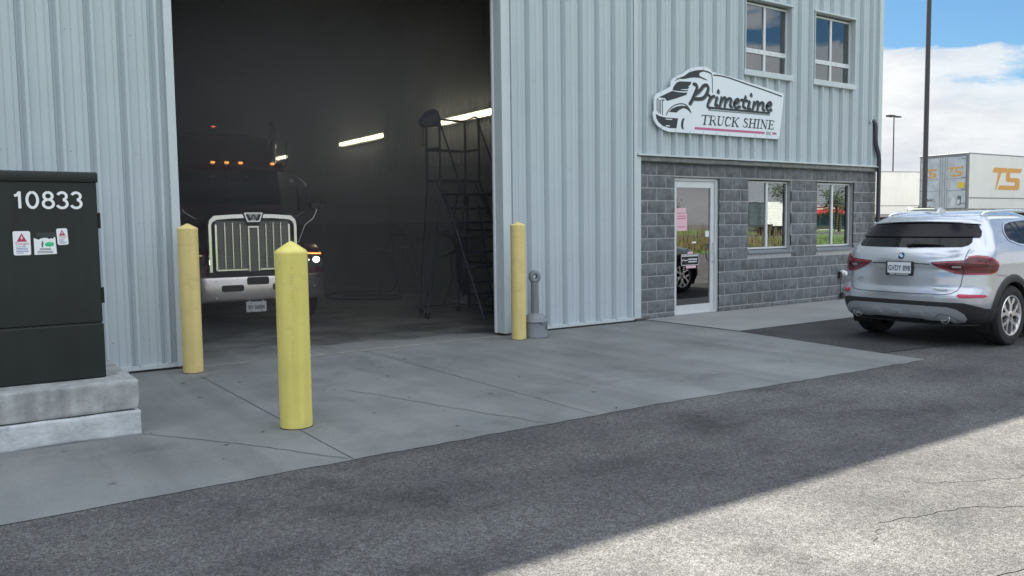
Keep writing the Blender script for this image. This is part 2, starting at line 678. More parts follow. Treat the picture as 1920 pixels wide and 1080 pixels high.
M_PIPE = mat('dark_pipe', (0.04, 0.05, 0.06), 0.45)
M_PIPELIGHT = mat('galvanised', (0.4, 0.44, 0.47), 0.45, 0.5)
M_GLASS = glass('window_glass', (0.42, 0.47, 0.48), 3.6, (0.90, 0.96, 1.0))
M_GLASS_UP = glass('tinted_glass', (0.55, 0.60, 0.65), 3.0, (0.88, 0.92, 0.95))
M_DOORGLASS = glass('door_glass', (0.40, 0.46, 0.48), 3.0)
M_BLIND = mat('blind_slat', (0.52, 0.56, 0.56), 0.6)
def per_piece(m, amt):
    """each separate block of the mesh gets its own slight shade"""
    t = m.node_tree
    b = t.nodes['Principled BSDF']
    src = b.inputs['Base Color'].links[0].from_socket
    g = t.nodes.new("ShaderNodeNewGeometry")
    r = t.nodes.new("ShaderNodeMapRange")
    r.inputs['To Min'].default_value, r.inputs['To Max'].default_value = 1 - amt, 1 + amt
    t.links.new(g.outputs['Random Per Island'], r.inputs['Value'])
    x = t.nodes.new("ShaderNodeMix")
    x.data_type = 'RGBA'
    x.blend_type = 'MULTIPLY'
    x.inputs['Factor'].default_value = 1
    t.links.new(src, x.inputs['A'])
    t.links.new(r.outputs[0], x.inputs['B'])
    t.links.new(x.outputs['Result'], b.inputs['Base Color'])


per_piece(M_BLOCK, 0.11)
M_ASPHALT = ground_mat('asphalt', (0.108, 0.109, 0.113), (0.146, 0.146, 0.146), agg=130, agg_amt=0.30, bump=0.8, big=0.20, dark=(0.75, 0.53, 0.64, 0.62), tracks=(0.5, 2.2, 0.84), spots=True)
M_NEWASPHALT = ground_mat('dark_asphalt', (0.055, 0.057, 0.06), (0.08, 0.082, 0.085), agg=110, agg_amt=0.25, bump=0.5, big=0.2)
M_CONCRETE = ground_mat('concrete', (0.176, 0.188, 0.190), (0.214, 0.224, 0.223), agg=0, agg_amt=0.12, bump=0.4, big=0.12, dark=(0.9, 0.54, 0.72, 0.66), tracks=(2.1, 0.22, 0.84), spots=True)
M_SIDEWALK = ground_mat('sidewalk_concrete', (0.25, 0.256, 0.255), (0.29, 0.296, 0.293), agg=0, agg_amt=0.08, bump=0.3, big=0.06)
M_JOINT = mat('joint_dark', (0.085, 0.085, 0.08), 0.95, var=0.4, vscale=9)
M_SCARPAINT = mat('worn_line_paint', (0.55, 0.54, 0.46), 0.8, var=0.4, vscale=6)
M_LITTER = mat('dry_leaf', (0.035, 0.034, 0.03), 0.9)
M_YARD = ground_mat('yard_gravel', (0.12, 0.12, 0.118), (0.16, 0.158, 0.152), agg=30, agg_amt=0.3)

# sign artwork, metres on the sign's own plane (x along the wall, z up)
SIGN = {
    'board': [(9.35,3.276),(9.381,3.327),(9.374,3.437),(9.381,3.523),(9.436,3.589),(9.522,3.62),(9.626,3.665),(9.74,3.724),(9.749,3.806),(9.784,3.846),(9.873,3.897),(10.016,3.954),(10.125,4.021),(10.234,4.063),(10.4,4.098),(10.55,4.106),(10.645,4.083),(10.702,4.043),(11.19,3.996),(11.594,3.952),(12.013,3.9),(12.523,3.837),(12.561,3.818),(12.554,3.695),(12.459,3.076),(12.438,3.04),(12.394,3.02),(11.815,3.016),(11.2,3.013),(10.426,3.012),(9.698,3.006),(9.557,3.036),(9.436,3.097),(9.367,3.179)],
    'fairing': [(9.811,3.807),(9.891,3.864),(10.034,3.912),(10.152,3.983),(10.308,4.029),(10.475,4.051),(10.607,4.041),(10.674,4.021),(10.665,4.001),(10.589,4.02),(10.494,4.027),(10.42,4.008),(10.383,3.971),(10.401,3.945),(10.495,3.922),(10.589,3.895),(10.552,3.892),(10.42,3.915),(10.29,3.913),(10.162,3.894),(10.053,3.867),(9.927,3.859),(9.855,3.827)],
    'windshield': [(9.776,3.665),(9.802,3.729),(9.873,3.798),(9.945,3.821),(10.208,3.837),(10.184,3.787),(10.135,3.757),(10.153,3.74),(10.122,3.713),(9.963,3.698),(9.963,3.689),(10.126,3.693),(10.126,3.676),(9.927,3.665)],
    'hood': [(9.47,3.532),(9.767,3.654),(9.927,3.646),(10.108,3.654),(10.099,3.622),(9.874,3.548),(9.653,3.488),(9.609,3.528)],
    'bumper': [(9.41,3.268),(9.488,3.242),(9.627,3.226),(9.902,3.231),(9.866,3.069),(9.698,3.068),(9.557,3.092),(9.462,3.148),(9.419,3.207)],
    'slot1': [(9.624,3.207),(9.768,3.211),(9.765,3.197),(9.624,3.195)],
    'slot2': [(9.624,3.105),(9.715,3.107),(9.712,3.09),(9.631,3.088)],
    'arch': [(9.697,3.321),(9.768,3.378),(9.874,3.417),(9.982,3.437),(10.091,3.438),(10.155,3.392),(10.201,3.334),(10.109,3.389),(10.018,3.402),(9.928,3.364),(9.866,3.32)],
    'tyre': [(10.01,3.237),(10.052,3.244),(10.028,3.182),(10.019,3.118),(10.029,3.061),(9.992,3.066),(9.969,3.115),(9.974,3.178)],
    'l': [[(10.674,4.021),(10.696,3.946),(10.704,3.83),(10.705,3.695)],[(10.722,3.987),(10.837,3.995),(11.091,3.981),(11.493,3.924),(12.013,3.853),(12.513,3.778)],[(9.436,3.312),(9.436,3.49),(9.463,3.5)],[(9.474,3.284),(9.474,3.493)],[(9.505,3.28),(9.505,3.496)],[(9.55,3.261),(9.55,3.494)],[(9.531,3.495),(9.595,3.495)],[(9.636,3.264),(9.671,3.322),(9.732,3.382),(9.821,3.432),(9.928,3.462),(10.036,3.466),(10.127,3.428),(10.201,3.338)]],
    'p': [[(10.258,3.803),(10.32,3.796),(10.328,3.735),(10.277,3.642),(10.222,3.549),(10.167,3.482)],[(10.338,3.621),(10.403,3.716),(10.486,3.793),(10.562,3.812),(10.6,3.777),(10.572,3.691),(10.497,3.608),(10.403,3.578),(10.31,3.581)],[(10.591,3.66),(10.645,3.632),(10.611,3.552),(10.583,3.473),(10.631,3.448)],[(10.622,3.553),(10.683,3.627),(10.748,3.648)],[(10.817,3.632),(10.787,3.565),(10.774,3.502),(10.832,3.503)],[(10.849,3.745),(10.836,3.718)],[(10.922,3.64),(10.88,3.487)],[(10.899,3.547),(10.977,3.635),(11.028,3.629),(10.997,3.495)],[(11.009,3.555),(11.095,3.631),(11.166,3.626),(11.131,3.525),(11.179,3.504)],[(11.244,3.562),(11.324,3.585),(11.36,3.627),(11.318,3.641),(11.254,3.597),(11.235,3.529),(11.295,3.494),(11.386,3.527)],[(11.532,3.703),(11.476,3.589),(11.469,3.524),(11.53,3.51)],[(11.415,3.635),(11.582,3.634)],[(11.636,3.621),(11.604,3.545),(11.6,3.496),(11.658,3.495)],[(11.68,3.754),(11.665,3.726)],[(11.754,3.627),(11.714,3.492)],[(11.734,3.554),(11.817,3.627),(11.869,3.623),(11.839,3.496)],[(11.849,3.562),(11.943,3.626),(12.006,3.619),(11.976,3.527),(12.023,3.508)],[(12.092,3.575),(12.178,3.592),(12.21,3.639),(12.166,3.65),(12.103,3.604),(12.082,3.541),(12.136,3.505),(12.216,3.53)]],
    'u': [[(10.593,3.45),(12.18,3.461)]],
    'u2': [[(10.612,3.41),(12.191,3.428)]],
    'red': [[(10.285,3.095),(12.046,3.11)],[(12.255,3.113),(12.371,3.113)]],
    'txt': [[(10.425,3.167),(12.265,3.184)],[(10.452,3.322),(12.312,3.346)],[(12.079,3.077),(12.219,3.078)]],
    'screws': [[(10.494,4.075),(10.179,4.013),(9.855,3.883),(9.531,3.606),(10.818,4.021),(11.14,3.985),(12.424,3.824),(9.54,3.06),(9.849,3.033),(10.175,3.035),(10.497,3.042),(10.816,3.039),(11.13,3.036),(12.111,3.045),(11.793,3.045)]],
}

# ================================================================== ground, pavements
def sheet(name, poly, z, m, kind='structure', cuts=0):
    b = MB()
    vs = [b.bm.verts.new((x, y, z)) for x, y in poly]
    for tri in tessellate_polygon([[Vector((x, y, 0)) for x, y in poly]]):
        if len(set(tri)) == 3:
            b.bm.faces.new([vs[q] for q in tri])
    o = b.build(name, m, angle=0)
    tag(o, kind=kind)
    return o


sheet('ground', [(-700, -700), (700, -700), (700, 900), (-700, 900)], -0.004, M_YARD)
sheet('asphalt_lot', [(-60, -9.5), (60, -9.5), (60, 9.62), (-60, 9.62)], 0.0, M_ASPHALT)
def wavy(pts, step=.09, a=.011):
    rw = random.Random(9)
    P = []
    for p, q in zip(pts[:-1], pts[1:]):
        n = max(1, min(140, int(math.dist(p, q) / step)))
        P += [(p[0] + (q[0] - p[0]) * k / n, p[1] + (q[1] - p[1]) * k / n + rw.uniform(-a, a) - (rw.random() < .06) * .02) for k in range(n)]
    return P + [pts[-1]]


A_RIGHT = [(8.93, 4.9), (9.28, 7.79), (9.30, 9.64)]
sheet('concrete_apron', wavy([(-30, 4.98), (0.98, 5.05), (2.19, 5.07), (5.04, 5.06), (7.0, 4.96), (8.9, 4.905)]) + A_RIGHT + [(6.46, 9.66), (6.40, 10.05), (5.9, 10.22), (5.2, 10.12), (4.75, 10.34), (4.1, 10.30), (3.6, 10.75), (3.0, 10.62), (2.6, 10.95), (2.21, 10.9), (2.20, 9.66), (-30, 9.64)], 0.004, M_CONCRETE)
sheet('dark_asphalt_bay', [(9.0, 5.45), (10.5, 5.25), (12.5, 5.02), (20, 4.8), (20, 7.73), (9.285, 7.78)], 0.008, M_NEWASPHALT)
sheet('sidewalk', [(9.305, 7.80), (20, 7.745), (20, 9.76), (9.305, 9.76)], 0.010, M_SIDEWALK)

b = MB()                                     # saw cuts and cracks in the apron
def crack(pts, w, z=0.0075, jit=0.0, n=14):
    P = []
    for (a, c) in zip(pts[:-1], pts[1:]):
        for k in range(n):
            t = k / n
            P.append((a[0] + (c[0] - a[0]) * t + random.uniform(-jit, jit), a[1] + (c[1] - a[1]) * t + random.uniform(-jit, jit)))
    P.append(pts[-1])
    b.stroke(P, w, XY(z), 0, 0, cap=0)
crack([(2.2, 9.0), (2.2, 5.075)], 0.007, jit=0.002)
crack([(4.32, 9.5), (4.32, 5.07)], 0.006, jit=0.002)
crack([(1.2, 6.67), (1.7, 5.95), (2.17, 5.10)], 0.007, jit=0.008)
crack([(3.1, 7.3), (3.24, 6.97), (3.52, 6.0), (3.83, 5.07)], 0.007, jit=0.012)
crack([(2.4, 7.45), (3.05, 7.62)], 0.004, jit=0.008)
crack([(2.15, 8.75), (2.32, 9.0)], 0.008, jit=0.01, n=6)
crack([(1.95, 8.72), (2.2, 8.86)], 0.006, jit=0.01, n=6)
crack([(9.29, 9.5), (9.28, 7.79), (8.94, 5.0)], 0.009, jit=0.004)
tag(b.build('pavement_crack', M_JOINT, angle=0, recalc=False), kind='structure')
b = MB()
crack([(4.7, 2.55), (5.2, 2.3), (5.9, 2.2), (6.4, 1.9)], 0.006, z=0.0035, jit=0.018)
crack([(3.6, 2.2), (3.9, 2.35)], 0.006, z=0.0035, jit=0.015)
crack([(5.1, 1.75), (5.25, 1.4), (5.2, 1.1)], 0.005, z=0.0035, jit=0.015)
crack([(3.1, 3.15), (3.25, 3.5), (3.3, 3.9)], 0.004, z=0.0035, jit=0.014)
crack([(3.9, 2.35), (4.5, 2.2), (5.1, 1.75), (5.6, 1.6)], 0.008, z=0.0035, jit=0.016)
crack([(2.9, 1.55), (3.35, 1.75), (4.0, 1.62), (4.6, 1.3)], 0.008, z=0.0035, jit=0.016)
crack([(11.0, 4.1), (10.2, 4.5), (9.7, 4.55)], 0.007, z=0.0035, jit=0.02)
tag(b.build('asphalt_crack', M_JOINT, angle=0, recalc=False), kind='structure')
b = MB()
crack([(2.38, 9.60), (2.95, 9.545)], 0.022, z=0.0085, jit=0.003)
crack([(3.55, 9.55), (6.36, 9.56)], 0.026, z=0.0085, jit=0.003)
tag(b.build('threshold_line', M_SCARPAINT, angle=0, recalc=False), kind='structure')

b = MB()                                     # dry leaves and bits blown over the apron
rl = random.Random(3)
spots = [(2.42, 8.35), (2.25, 8.6), (1.95, 8.65), (3.02, 7.36), (3.3, 7.0), (3.43, 6.62), (2.6, 8.9), (1.9, 7.8), (1.62, 5.95), (1.5, 5.6),
         (4.6, 5.15), (4.75, 5.55), (3.02, 6.2), (3.4, 5.95), (4.1, 6.3), (4.4, 8.6), (5.1, 8.8), (5.7, 8.3), (1.25, 6.66), (3.6, 8.9)]
for _ in range(26):
    spots.append((rl.uniform(0.9, 8.6), rl.uniform(5.3, 9.3)))
for (x, y) in spots:
    a, s = rl.uniform(0, math.pi), rl.uniform(0.012, 0.035)
    P = [(-1, 0), (-.3, .28), (.5, .22), (1, 0), (.4, -.25), (-.4, -.2)]
    b.face([(x + s * (p * math.cos(a) - q * math.sin(a)), y + s * (p * math.sin(a) + q * math.cos(a)), 0.010 + abs(q) * s * 0.35) for p, q in P])
tag(b.build('leaf_litter', M_LITTER, angle=0), kind='stuff')

# the yard behind the building lies about a metre higher
b = MB()
xs = [20, 24, 28, 32, 40, 60, 120, 300]
zs = [0.012, 0.2, 0.6, 0.85, 0.9, 0.9, 0.9, 0.9]
b.grid([[(x, y, z * t + .012 * (1 - t)) for y, t in ((4, 0), (8, .3), (13, .9), (18, 1), (40, 1), (80, 1), (200, 1))] for x, z in zip(xs, zs)])
tag(b.build('raised_yard', M_YARD), kind='structure')

# ================================================================== the building
BLD = thing('truck_wash_building', 'two-storey truck wash clad in pale blue ribbed metal with a grey block office front', 'building', (2.2, 9.66, 0))
YP = 9.66


def profile(x0, x1, phase, pitch, rise, slope=0.03, top=0.028, minor=True, groove=0.03, dip=0.026):
    """(x, outward offset) points of ribbed sheet between x0 and x1"""
    pts = []
    k0 = math.floor((x0 - phase) / pitch) - 1
    k1 = math.ceil((x1 - phase) / pitch) + 1
    for k in range(k0, k1 + 1):
        p = phase + k * pitch
        pts += [(p - slope - groove, 0), (p - slope - groove * .7, -dip), (p - slope, -dip), (p, rise), (p + top, rise), (p + top + .014, 0)]
        if minor:
            for f in (0.42, 0.66):
                q = p + f * pitch
                pts += [(q - .008, 0), (q, 0.007), (q + .008, 0)]
    pts.sort()
    inside = [p for p in pts if x0 < p[0] < x1]

    def at(x):
        for a, c in zip(pts[:-1], pts[1:]):
            if a[0] <= x <= c[0]:
                t = (x - a[0]) / max(1e-9, c[0] - a[0])
                return a[1] + (c[1] - a[1]) * t
        return 0
    return [(x0, at(x0))] + inside + [(x1, at(x1))]


def ribbed(b, x0, x1, z0, z1, phase=6.99, pitch=0.3215, rise=0.050, y=YP, screws=()):
    P = profile(x0, x1, phase, pitch, rise)
    b.grid([[(x, y - d, z) for x, d in P] for z in (z0, z1)], flip=True)


bs = MB()
ribbed(bs, -12, 2.13, 0.07, 7.4, phase=1.10, pitch=0.308)
ribbed(bs, 2.13, 6.55, 4.98, 7.4)
ribbed(bs, 6.62, 8.99, 0.07, 7.4)
ribbed(bs, 8.99, 11.55, 2.63, 7.4)
ribbed(bs, 11.55, 12.82, 2.63, 4.13)
ribbed(bs, 11.55, 12.82, 5.38, 7.4)
ribbed(bs, 12.82, 13.48, 2.63, 7.4)
ribbed(bs, 13.48, 14.75, 2.63, 4.13)
ribbed(bs, 13.48, 14.75, 5.40, 7.4)
ribbed(bs, 14.75, 15.56, 2.63, 7.4)
bs.mi = 1
rs = random.Random(5)
for z in (0.35, 1.02, 1.62, 2.36, 3.6, 4.8, 6.0):       # screws in rows beside the ribs
    for (x0, x1, ph, pt) in ((0.2, 2.1, 1.10, .308), (6.7, 15.4, 6.99, .3215)):
        k = 0
        p = ph - math.floor((ph - x0) / pt) * pt
        while p < x1:
            if (k % 2 == 0 or z < 0.5) and (p < 8.95 or z > 2.7) and not (11.4 < p < 12.95 and 4 < z < 5.5) and not (13.3 < p < 14.9 and 4 < z < 5.5):
                for dx in (0.075, 0.13):
                    bs.lathe([(0.006, 0), (0.006, 0.004), (0.001, 0.006)], seg=6, M=Matrix.Translation((p + dx, YP - 0.001, z + rs.uniform(-.006, .006))) @ Matrix.Rotation(R_(90), 4, 'X'))
            p += pt
            k += 1
bs.build('metal_siding', [M_SIDING, M_SCREW], BLD, world=True, angle=20)

b = MB()
b.box(-12, 2.12, 9.615, 9.66, 0.03, 0.075)                # base flashing
b.box(6.64, 8.98, 9.615, 9.66, 0.03, 0.075)
b.box(2.115, 2.20, 9.585, 9.80, 0.035, 4.90)              # jamb casings
b.box(2.20, 2.215, 9.735, 9.75, 0.035, 4.90)
b.box(6.45, 6.525, 9.535, 9.80, 0.035, 4.90)
b.box(6.525, 6.575, 9.56, 9.80, 0.035, 4.90)
b.box(6.575, 6.635, 9.60, 9.80, 0.035, 4.90)
b.box(2.115, 6.635, 9.54, 9.80, 4.90, 5.02)
b.box(8.975, 9.035, 9.61, 9.80, 0.05, 7.4)                # corner where the block office begins
b.box(9.035, 9.135, 9.63, 9.80, 0.05, 2.60)
b.box(15.555, 15.68, 9.60, 9.80, 2.63, 7.4)
b.box(9.04, 15.55, 9.595, 9.66, 2.615, 2.645)             # drip flashing over the ledge
b.box(-12.1, 15.75, 9.58, 9.70, 7.4, 7.52)
b.build('metal_trim', M_TRIM, BLD, world=True, angle=0)
b = MB()
b.box(6.436, 6.452, 9.735, 9.760, 0.03, 4.90)  # inner jamb flange, coloured white for the bright highlight along its edge
b.build('flange_highlight', M_WHITE, BLD, world=True, angle=0)

# --- the ledge and the block wall
b = MB()
n = 60
X0, X1 = 9.15, 15.76
rows = []
rl = random.Random(11)
for k in range(n + 1):
    x = X0 + (X1 - X0) * k / n
    j = lambda a=0.004: rl.uniform(-a, a)
    rows.append([(x, 9.80, 2.535), (x, 9.675 + j(), 2.532 + j()), (x, 9.655 + j(), 2.548 + j()), (x, 9.652 + j(), 2.60 + j()), (x, 9.668, 2.614), (x, 9.80, 2.626)])
vr = b.grid(rows)
for e in (vr[0], vr[-1]):
    b.bm.faces.new(e)
b.build('ledge', M_LEDGE, BLD, world=True, angle=50)

OPEN = [(10.0, 11.08, -1, 2.30), (11.83, 13.04, 1.00, 2.30), (13.81, 15.0, 1.00, 2.30)]
bw, bm_ = MB(), MB()
rb = random.Random(21)
from mathutils import noise as mnoise
zc = [2.535, 2.322]
while zc[-1] - 0.2032 > 0.02:
    zc.append(zc[-1] - 0.2032)
zc.append(0.0)
BX0, BX1 = 9.145, 15.75


def cut(iv, z0, z1):
    segs = [iv]
    for (a, c, s0, s1) in OPEN:
        if s0 < (z0 + z1) / 2 < s1:
            o2 = []
            for (p, q) in segs:
                if c <= p or a >= q:
                    o2.append((p, q))
                else:
                    if p < a - .03:
                        o2.append((p, a))
                    if q > c + .03:
                        o2.append((c, q))
            segs = o2
    return segs


def rough_block(x0, x1, z0, z1, y0=9.752, depth=0.014, ax='x'):
    nx, nz = max(2, int((x1 - x0) / 0.04)), max(2, int((z1 - z0) / 0.04))
    base = rb.uniform(-.003, .003)
    rows = []
    for j in range(nz + 1):
        row = []
        for i in range(nx + 1):
            x, z = x0 + (x1 - x0) * i / nx, z0 + (z1 - z0) * j / nz
            edge = i in (0, nx) or j in (0, nz)
            d = 0.004 if edge else depth + base + 0.012 * mnoise.noise(Vector((x * 9, 3.1, z * 9))) + 0.006 * mnoise.noise(Vector((x * 26, 7.7, z * 26)))
            row.append((x, y0 - d, z))
        rows.append(row)
    vr = bw.grid(rows, flip=True)
    rim = vr[0][:] + [r[-1] for r in vr[1:]] + vr[-1][-2::-1] + [r[0] for r in vr[-2:0:-1]]
    back = [bw.bm.verts.new((v.co.x, y0 + 0.02, v.co.z)) for v in rim]
    for k in range(len(rim)):
        bw.bm.faces.new((rim[k], rim[(k + 1) % len(rim)], back[(k + 1) % len(rim)], back[k]))


for k in range(len(zc) - 1):
    z1, z0 = zc[k], zc[k + 1]
    off = 0.0 if k % 2 == 0 else 0.203
    x = 9.02 + off + 0.17
    edges = [BX0]
    while x < BX1:
        if x > BX0 + 0.05:
            edges.append(x)
        x += 0.4064
    edges.append(BX1)
    g = 0.0075
    for a, c in zip(edges[:-1], edges[1:]):
        for (p, q) in cut((a + g, c - g), z0, z1):
            rough_block(p, q, z0 + (g if z0 > 0 else 0), z1 - g)
bw.build('block_wall', M_BLOCK, BLD, world=True, angle=30)
for (p, q, z0, z1) in ((BX0, 10.0, 0, 2.53), (10.0, 11.08, 2.305, 2.53), (11.08, 11.83, 0, 2.53), (11.83, 13.04, 0, 0.995), (11.83, 13.04, 2.305, 2.53),
                       (13.04, 13.81, 0, 2.53), (13.81, 15.0, 0, 0.995), (13.81, 15.0, 2.305, 2.53), (15.0, BX1 - .004, 0, 2.53)):
    bm_.box(p, q, 9.751, 9.95, z0, z1)
bm_.build('mortar_backing', M_MORTAR, BLD, world=True, angle=0)

# --- outer shell: side walls, back wall, roof
b = MB()
P = profile(9.80, 34, 10, 0.32, 0.034)
b.grid([[(15.66 + d, y, z) for y, d in P] for z in (2.6, 7.4)])
b.box(15.50, 15.655, 9.80, 34, 0, 7.4)
b.box(-12, -11.9, 9.66, 34, 0, 7.4)
b.box(-12, 15.66, 34, 34.1, 0, 7.4)
b.build('outer_wall', M_SIDING, BLD, world=True, angle=20)
b = MB()
b.box(-12.05, 15.7, 9.70, 34.1, 7.40, 7.50)
b.build('roof', M_ROOF, BLD, world=True, angle=0)

# --- wash bay interior
sheet('bay_floor', [(-1.5, 9.66), (9.0, 9.66), (9.0, 34), (-1.5, 34)], 0.0, None or mat('wet_floor', (0.17, 0.18, 0.18), 0.5, var=0.35, vscale=0.9, bump=0.2, bscale=30, rvar=0.25, dirt=((0.035, 0.038, 0.04), 0.55, 0.42, 0.56, 0.8)))
b = MB()
P = profile(9.80, 33.9, 10, 0.17, 0.022, 0.02, 0.05, minor=False)
b.grid([[(9.0 - d, y, z) for y, d in P] for z in (2.84, 6.9)], flip=True)
P = profile(-1.5, 9.0, 0, 0.17, 0.022, 0.02, 0.05, minor=False)
b.grid([[(x, 33.9 - d, z) for x, d in P] for z in (2.84, 6.9)])
P = profile(9.80, 33.9, 10, 0.34, 0.022, 0.02, 0.05, minor=False)
b.grid([[(-1.5 + d, y, z) for y, d in P] for z in (2.84, 6.9)])
b.build('inner_liner', M_INNER, BLD, world=True, angle=20)
b = MB()
b.box(8.96, 9.10, 9.80, 33.9, 0, 2.84)
b.box(-1.6, -1.46, 9.80, 33.9, 0, 2.84)
b.box(-1.46, 8.96, 33.86, 33.98, 0, 2.84)
b.box(-1.46, 2.115, 9.70, 9.80, 0, 6.9)
b.box(6.64, 8.96, 9.70, 9.80, 0, 6.9)
b.box(2.115, 6.64, 9.70, 9.80, 5.02, 6.9)
b.build('splash_wall', M_INNER_LOW, BLD, world=True, angle=0)

b = MB()
b.face([(-1.5, 9.8, 6.9), (9.0, 9.8, 6.9), (9.0, 33.9, 6.9), (-1.5, 33.9, 6.9)])
b.build('ceiling_liner', M_CEIL, BLD, world=True, angle=0)

# --- steam hanging in the wash bay
for z0_, z1_, dens in ((0.03, 1.60, 0.045), (1.605, 2.05, 0.062), (2.055, 2.5, 0.085), (2.505, 3.0, 0.115), (3.005, 6.85, 0.15)):          # thin below, thick where it has risen
    b = MB()
    b.box(-1.4, 8.85, 10.1, 33.8, z0_, z1_)
    mm_ = bpy.data.materials.new('steam')
    o = b.build('steam', mm_, angle=0)
    mm_.use_nodes = True
    mm_.node_tree.nodes.clear()
    no_ = mm_.node_tree.nodes.new("ShaderNodeOutputMaterial")
    nv_ = mm_.node_tree.nodes.new("ShaderNodeVolumePrincipled")
    nv_.inputs['Color'].default_value = (0.92, 0.96, 1.0, 1)
    nv_.inputs['Density'].default_value = dens
    nv_.inputs['Anisotropy'].default_value = 0.1
    mm_.node_tree.links.new(nv_.outputs[0], no_.inputs['Volume'])
    tag(o, kind='stuff')

# --- office rooms behind the windows
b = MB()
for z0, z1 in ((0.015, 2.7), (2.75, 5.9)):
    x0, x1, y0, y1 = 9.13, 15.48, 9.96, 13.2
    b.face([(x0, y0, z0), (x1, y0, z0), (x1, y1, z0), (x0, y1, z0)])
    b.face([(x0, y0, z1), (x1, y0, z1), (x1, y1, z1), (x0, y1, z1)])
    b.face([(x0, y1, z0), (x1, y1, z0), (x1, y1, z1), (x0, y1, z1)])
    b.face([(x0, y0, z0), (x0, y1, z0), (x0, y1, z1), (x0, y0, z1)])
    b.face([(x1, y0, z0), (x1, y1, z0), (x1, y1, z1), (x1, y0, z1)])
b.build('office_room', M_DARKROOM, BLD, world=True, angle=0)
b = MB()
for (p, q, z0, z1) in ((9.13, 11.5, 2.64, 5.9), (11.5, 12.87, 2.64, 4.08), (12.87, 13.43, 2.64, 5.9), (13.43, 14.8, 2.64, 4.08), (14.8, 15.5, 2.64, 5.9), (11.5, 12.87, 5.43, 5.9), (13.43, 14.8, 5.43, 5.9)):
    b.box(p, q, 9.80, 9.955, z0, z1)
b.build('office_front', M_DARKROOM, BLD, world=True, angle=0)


def window(x0, x1, z0, z1, yf, rail=None, glassm=M_GLASS, blinds=False, depth=0.07, head=True):
    """aluminium window: frame > mullion; glass; sill; blind"""
    fr = MB()
    t = 0.032
    fr.box(x0, x0 + t, yf, yf + depth, z0, z1)
    fr.box(x1 - t, x1, yf, yf + depth, z0, z1)
    fr.box(x0 + t, x1 - t, yf, yf + depth, z1 - t, z1)
    fr.box(x0 + t, x1 - t, yf, yf + depth, z0, z0 + t)
    xm = (x0 + x1) / 2
    fr.box(xm - 0.028, xm + 0.028, yf - 0.006, yf + .04, z0 + t, z1 - t, bev=0.004)
    if rail:
        fr.box(x0 + t, xm - .029, yf - 0.008, yf + .035, rail - .04, rail + .04, bev=0.004)
        fr.box(xm + .029, x1 - t, yf - 0.008, yf + .035, rail - .04, rail + .04, bev=0.004)
        fr.mi = 1
        for k in range(4):
            xx = x0 + .13 + k * (x1 - x0 - .26) / 3
            fr.lathe([(0.009, 0), (0.008, 0.006), (0.001, 0.008)], seg=8, M=Matrix.Translation((xx, yf - .008, rail)) @ Matrix.Rotation(R_(90), 4, 'X'))
    w = fr.build('window', [M_ALU, M_SCREW], BLD, world=True, angle=20)
    g = MB()
    for a, c in ((x0 + t, xm - .027), (xm + .027, x1 - t)):
        for s0, s1 in (((z0 + t, rail - .04), (rail + .04, z1 - t)) if rail else ((z0 + t, z1 - t),)):
            tl = rs.uniform(-.0015, .0015)
            g.face([(a, yf + .018 + tl, s0), (c, yf + .018 - tl, s0), (c, yf + .018 + tl * .3, s1), (a, yf + .018, s1)])
    g.build('pane', glassm, w, angle=0, recalc=False)
    if blinds:
        bl = MB()
        z = z0 + 0.06
        while z < z1 - .05:
            for a, c in ((x0 + .04, xm - .02), (xm + .02, x1 - .04)):
                bl.face([(a, yf + .055, z - .012), (c, yf + .055, z - .012), (c, yf + .078, z + .012), (a, yf + .078, z + .012)])
            z += 0.036
        bl.build('blind', M_BLIND, w, angle=0)
    return w


w1 = window(11.565, 12.805, 4.175, 5.345, 9.715, rail=4.53, glassm=M_GLASS_UP)
w2 = window(13.495, 14.735, 4.175, 5.365, 9.715, rail=4.53, glassm=M_GLASS_UP)
w3 = window(11.85, 13.02, 1.065, 2.285, 9.83, blinds=True)
w4 = window(13.83, 14.98, 1.065, 2.285, 9.83, blinds=True)
for w, x0, x1, z0, z1 in ((w1, 11.55, 12.82, 4.13, 5.38), (w2, 13.48, 14.75, 4.13, 5.40)):
    s = MB()
    s.box(x0 - .035, x1 + .035, 9.585, 9.80, z0 - .055, z0 + .04, bev=0.004)
    s.build('sill', M_TRIM, w, angle=20)
    s = MB()
    s.box(x0, x0 + .014, 9.60, 9.82, z0 + .041, z1)
    s.box(x1 - .014, x1, 9.60, 9.82, z0 + .041, z1)
    s.box(x0 - .02, x1 + .03, 9.595, 9.82, z1 + .001, z1 + .03)
    s.build('casing', M_TRIM, w, angle=0)
for w, x0, x1 in ((w3, 11.83, 13.04), (w4, 13.81, 15.0)):
    s = MB()
    s.prism([(9.725, 0.985), (9.725, 1.01), (9.87, 1.062), (9.87, 0.985)], lambda a, c, d: (d, a, c), x0 + .003, x1 + .02)
    s.build('sill', M_GREYPLASTIC, w, angle=20)

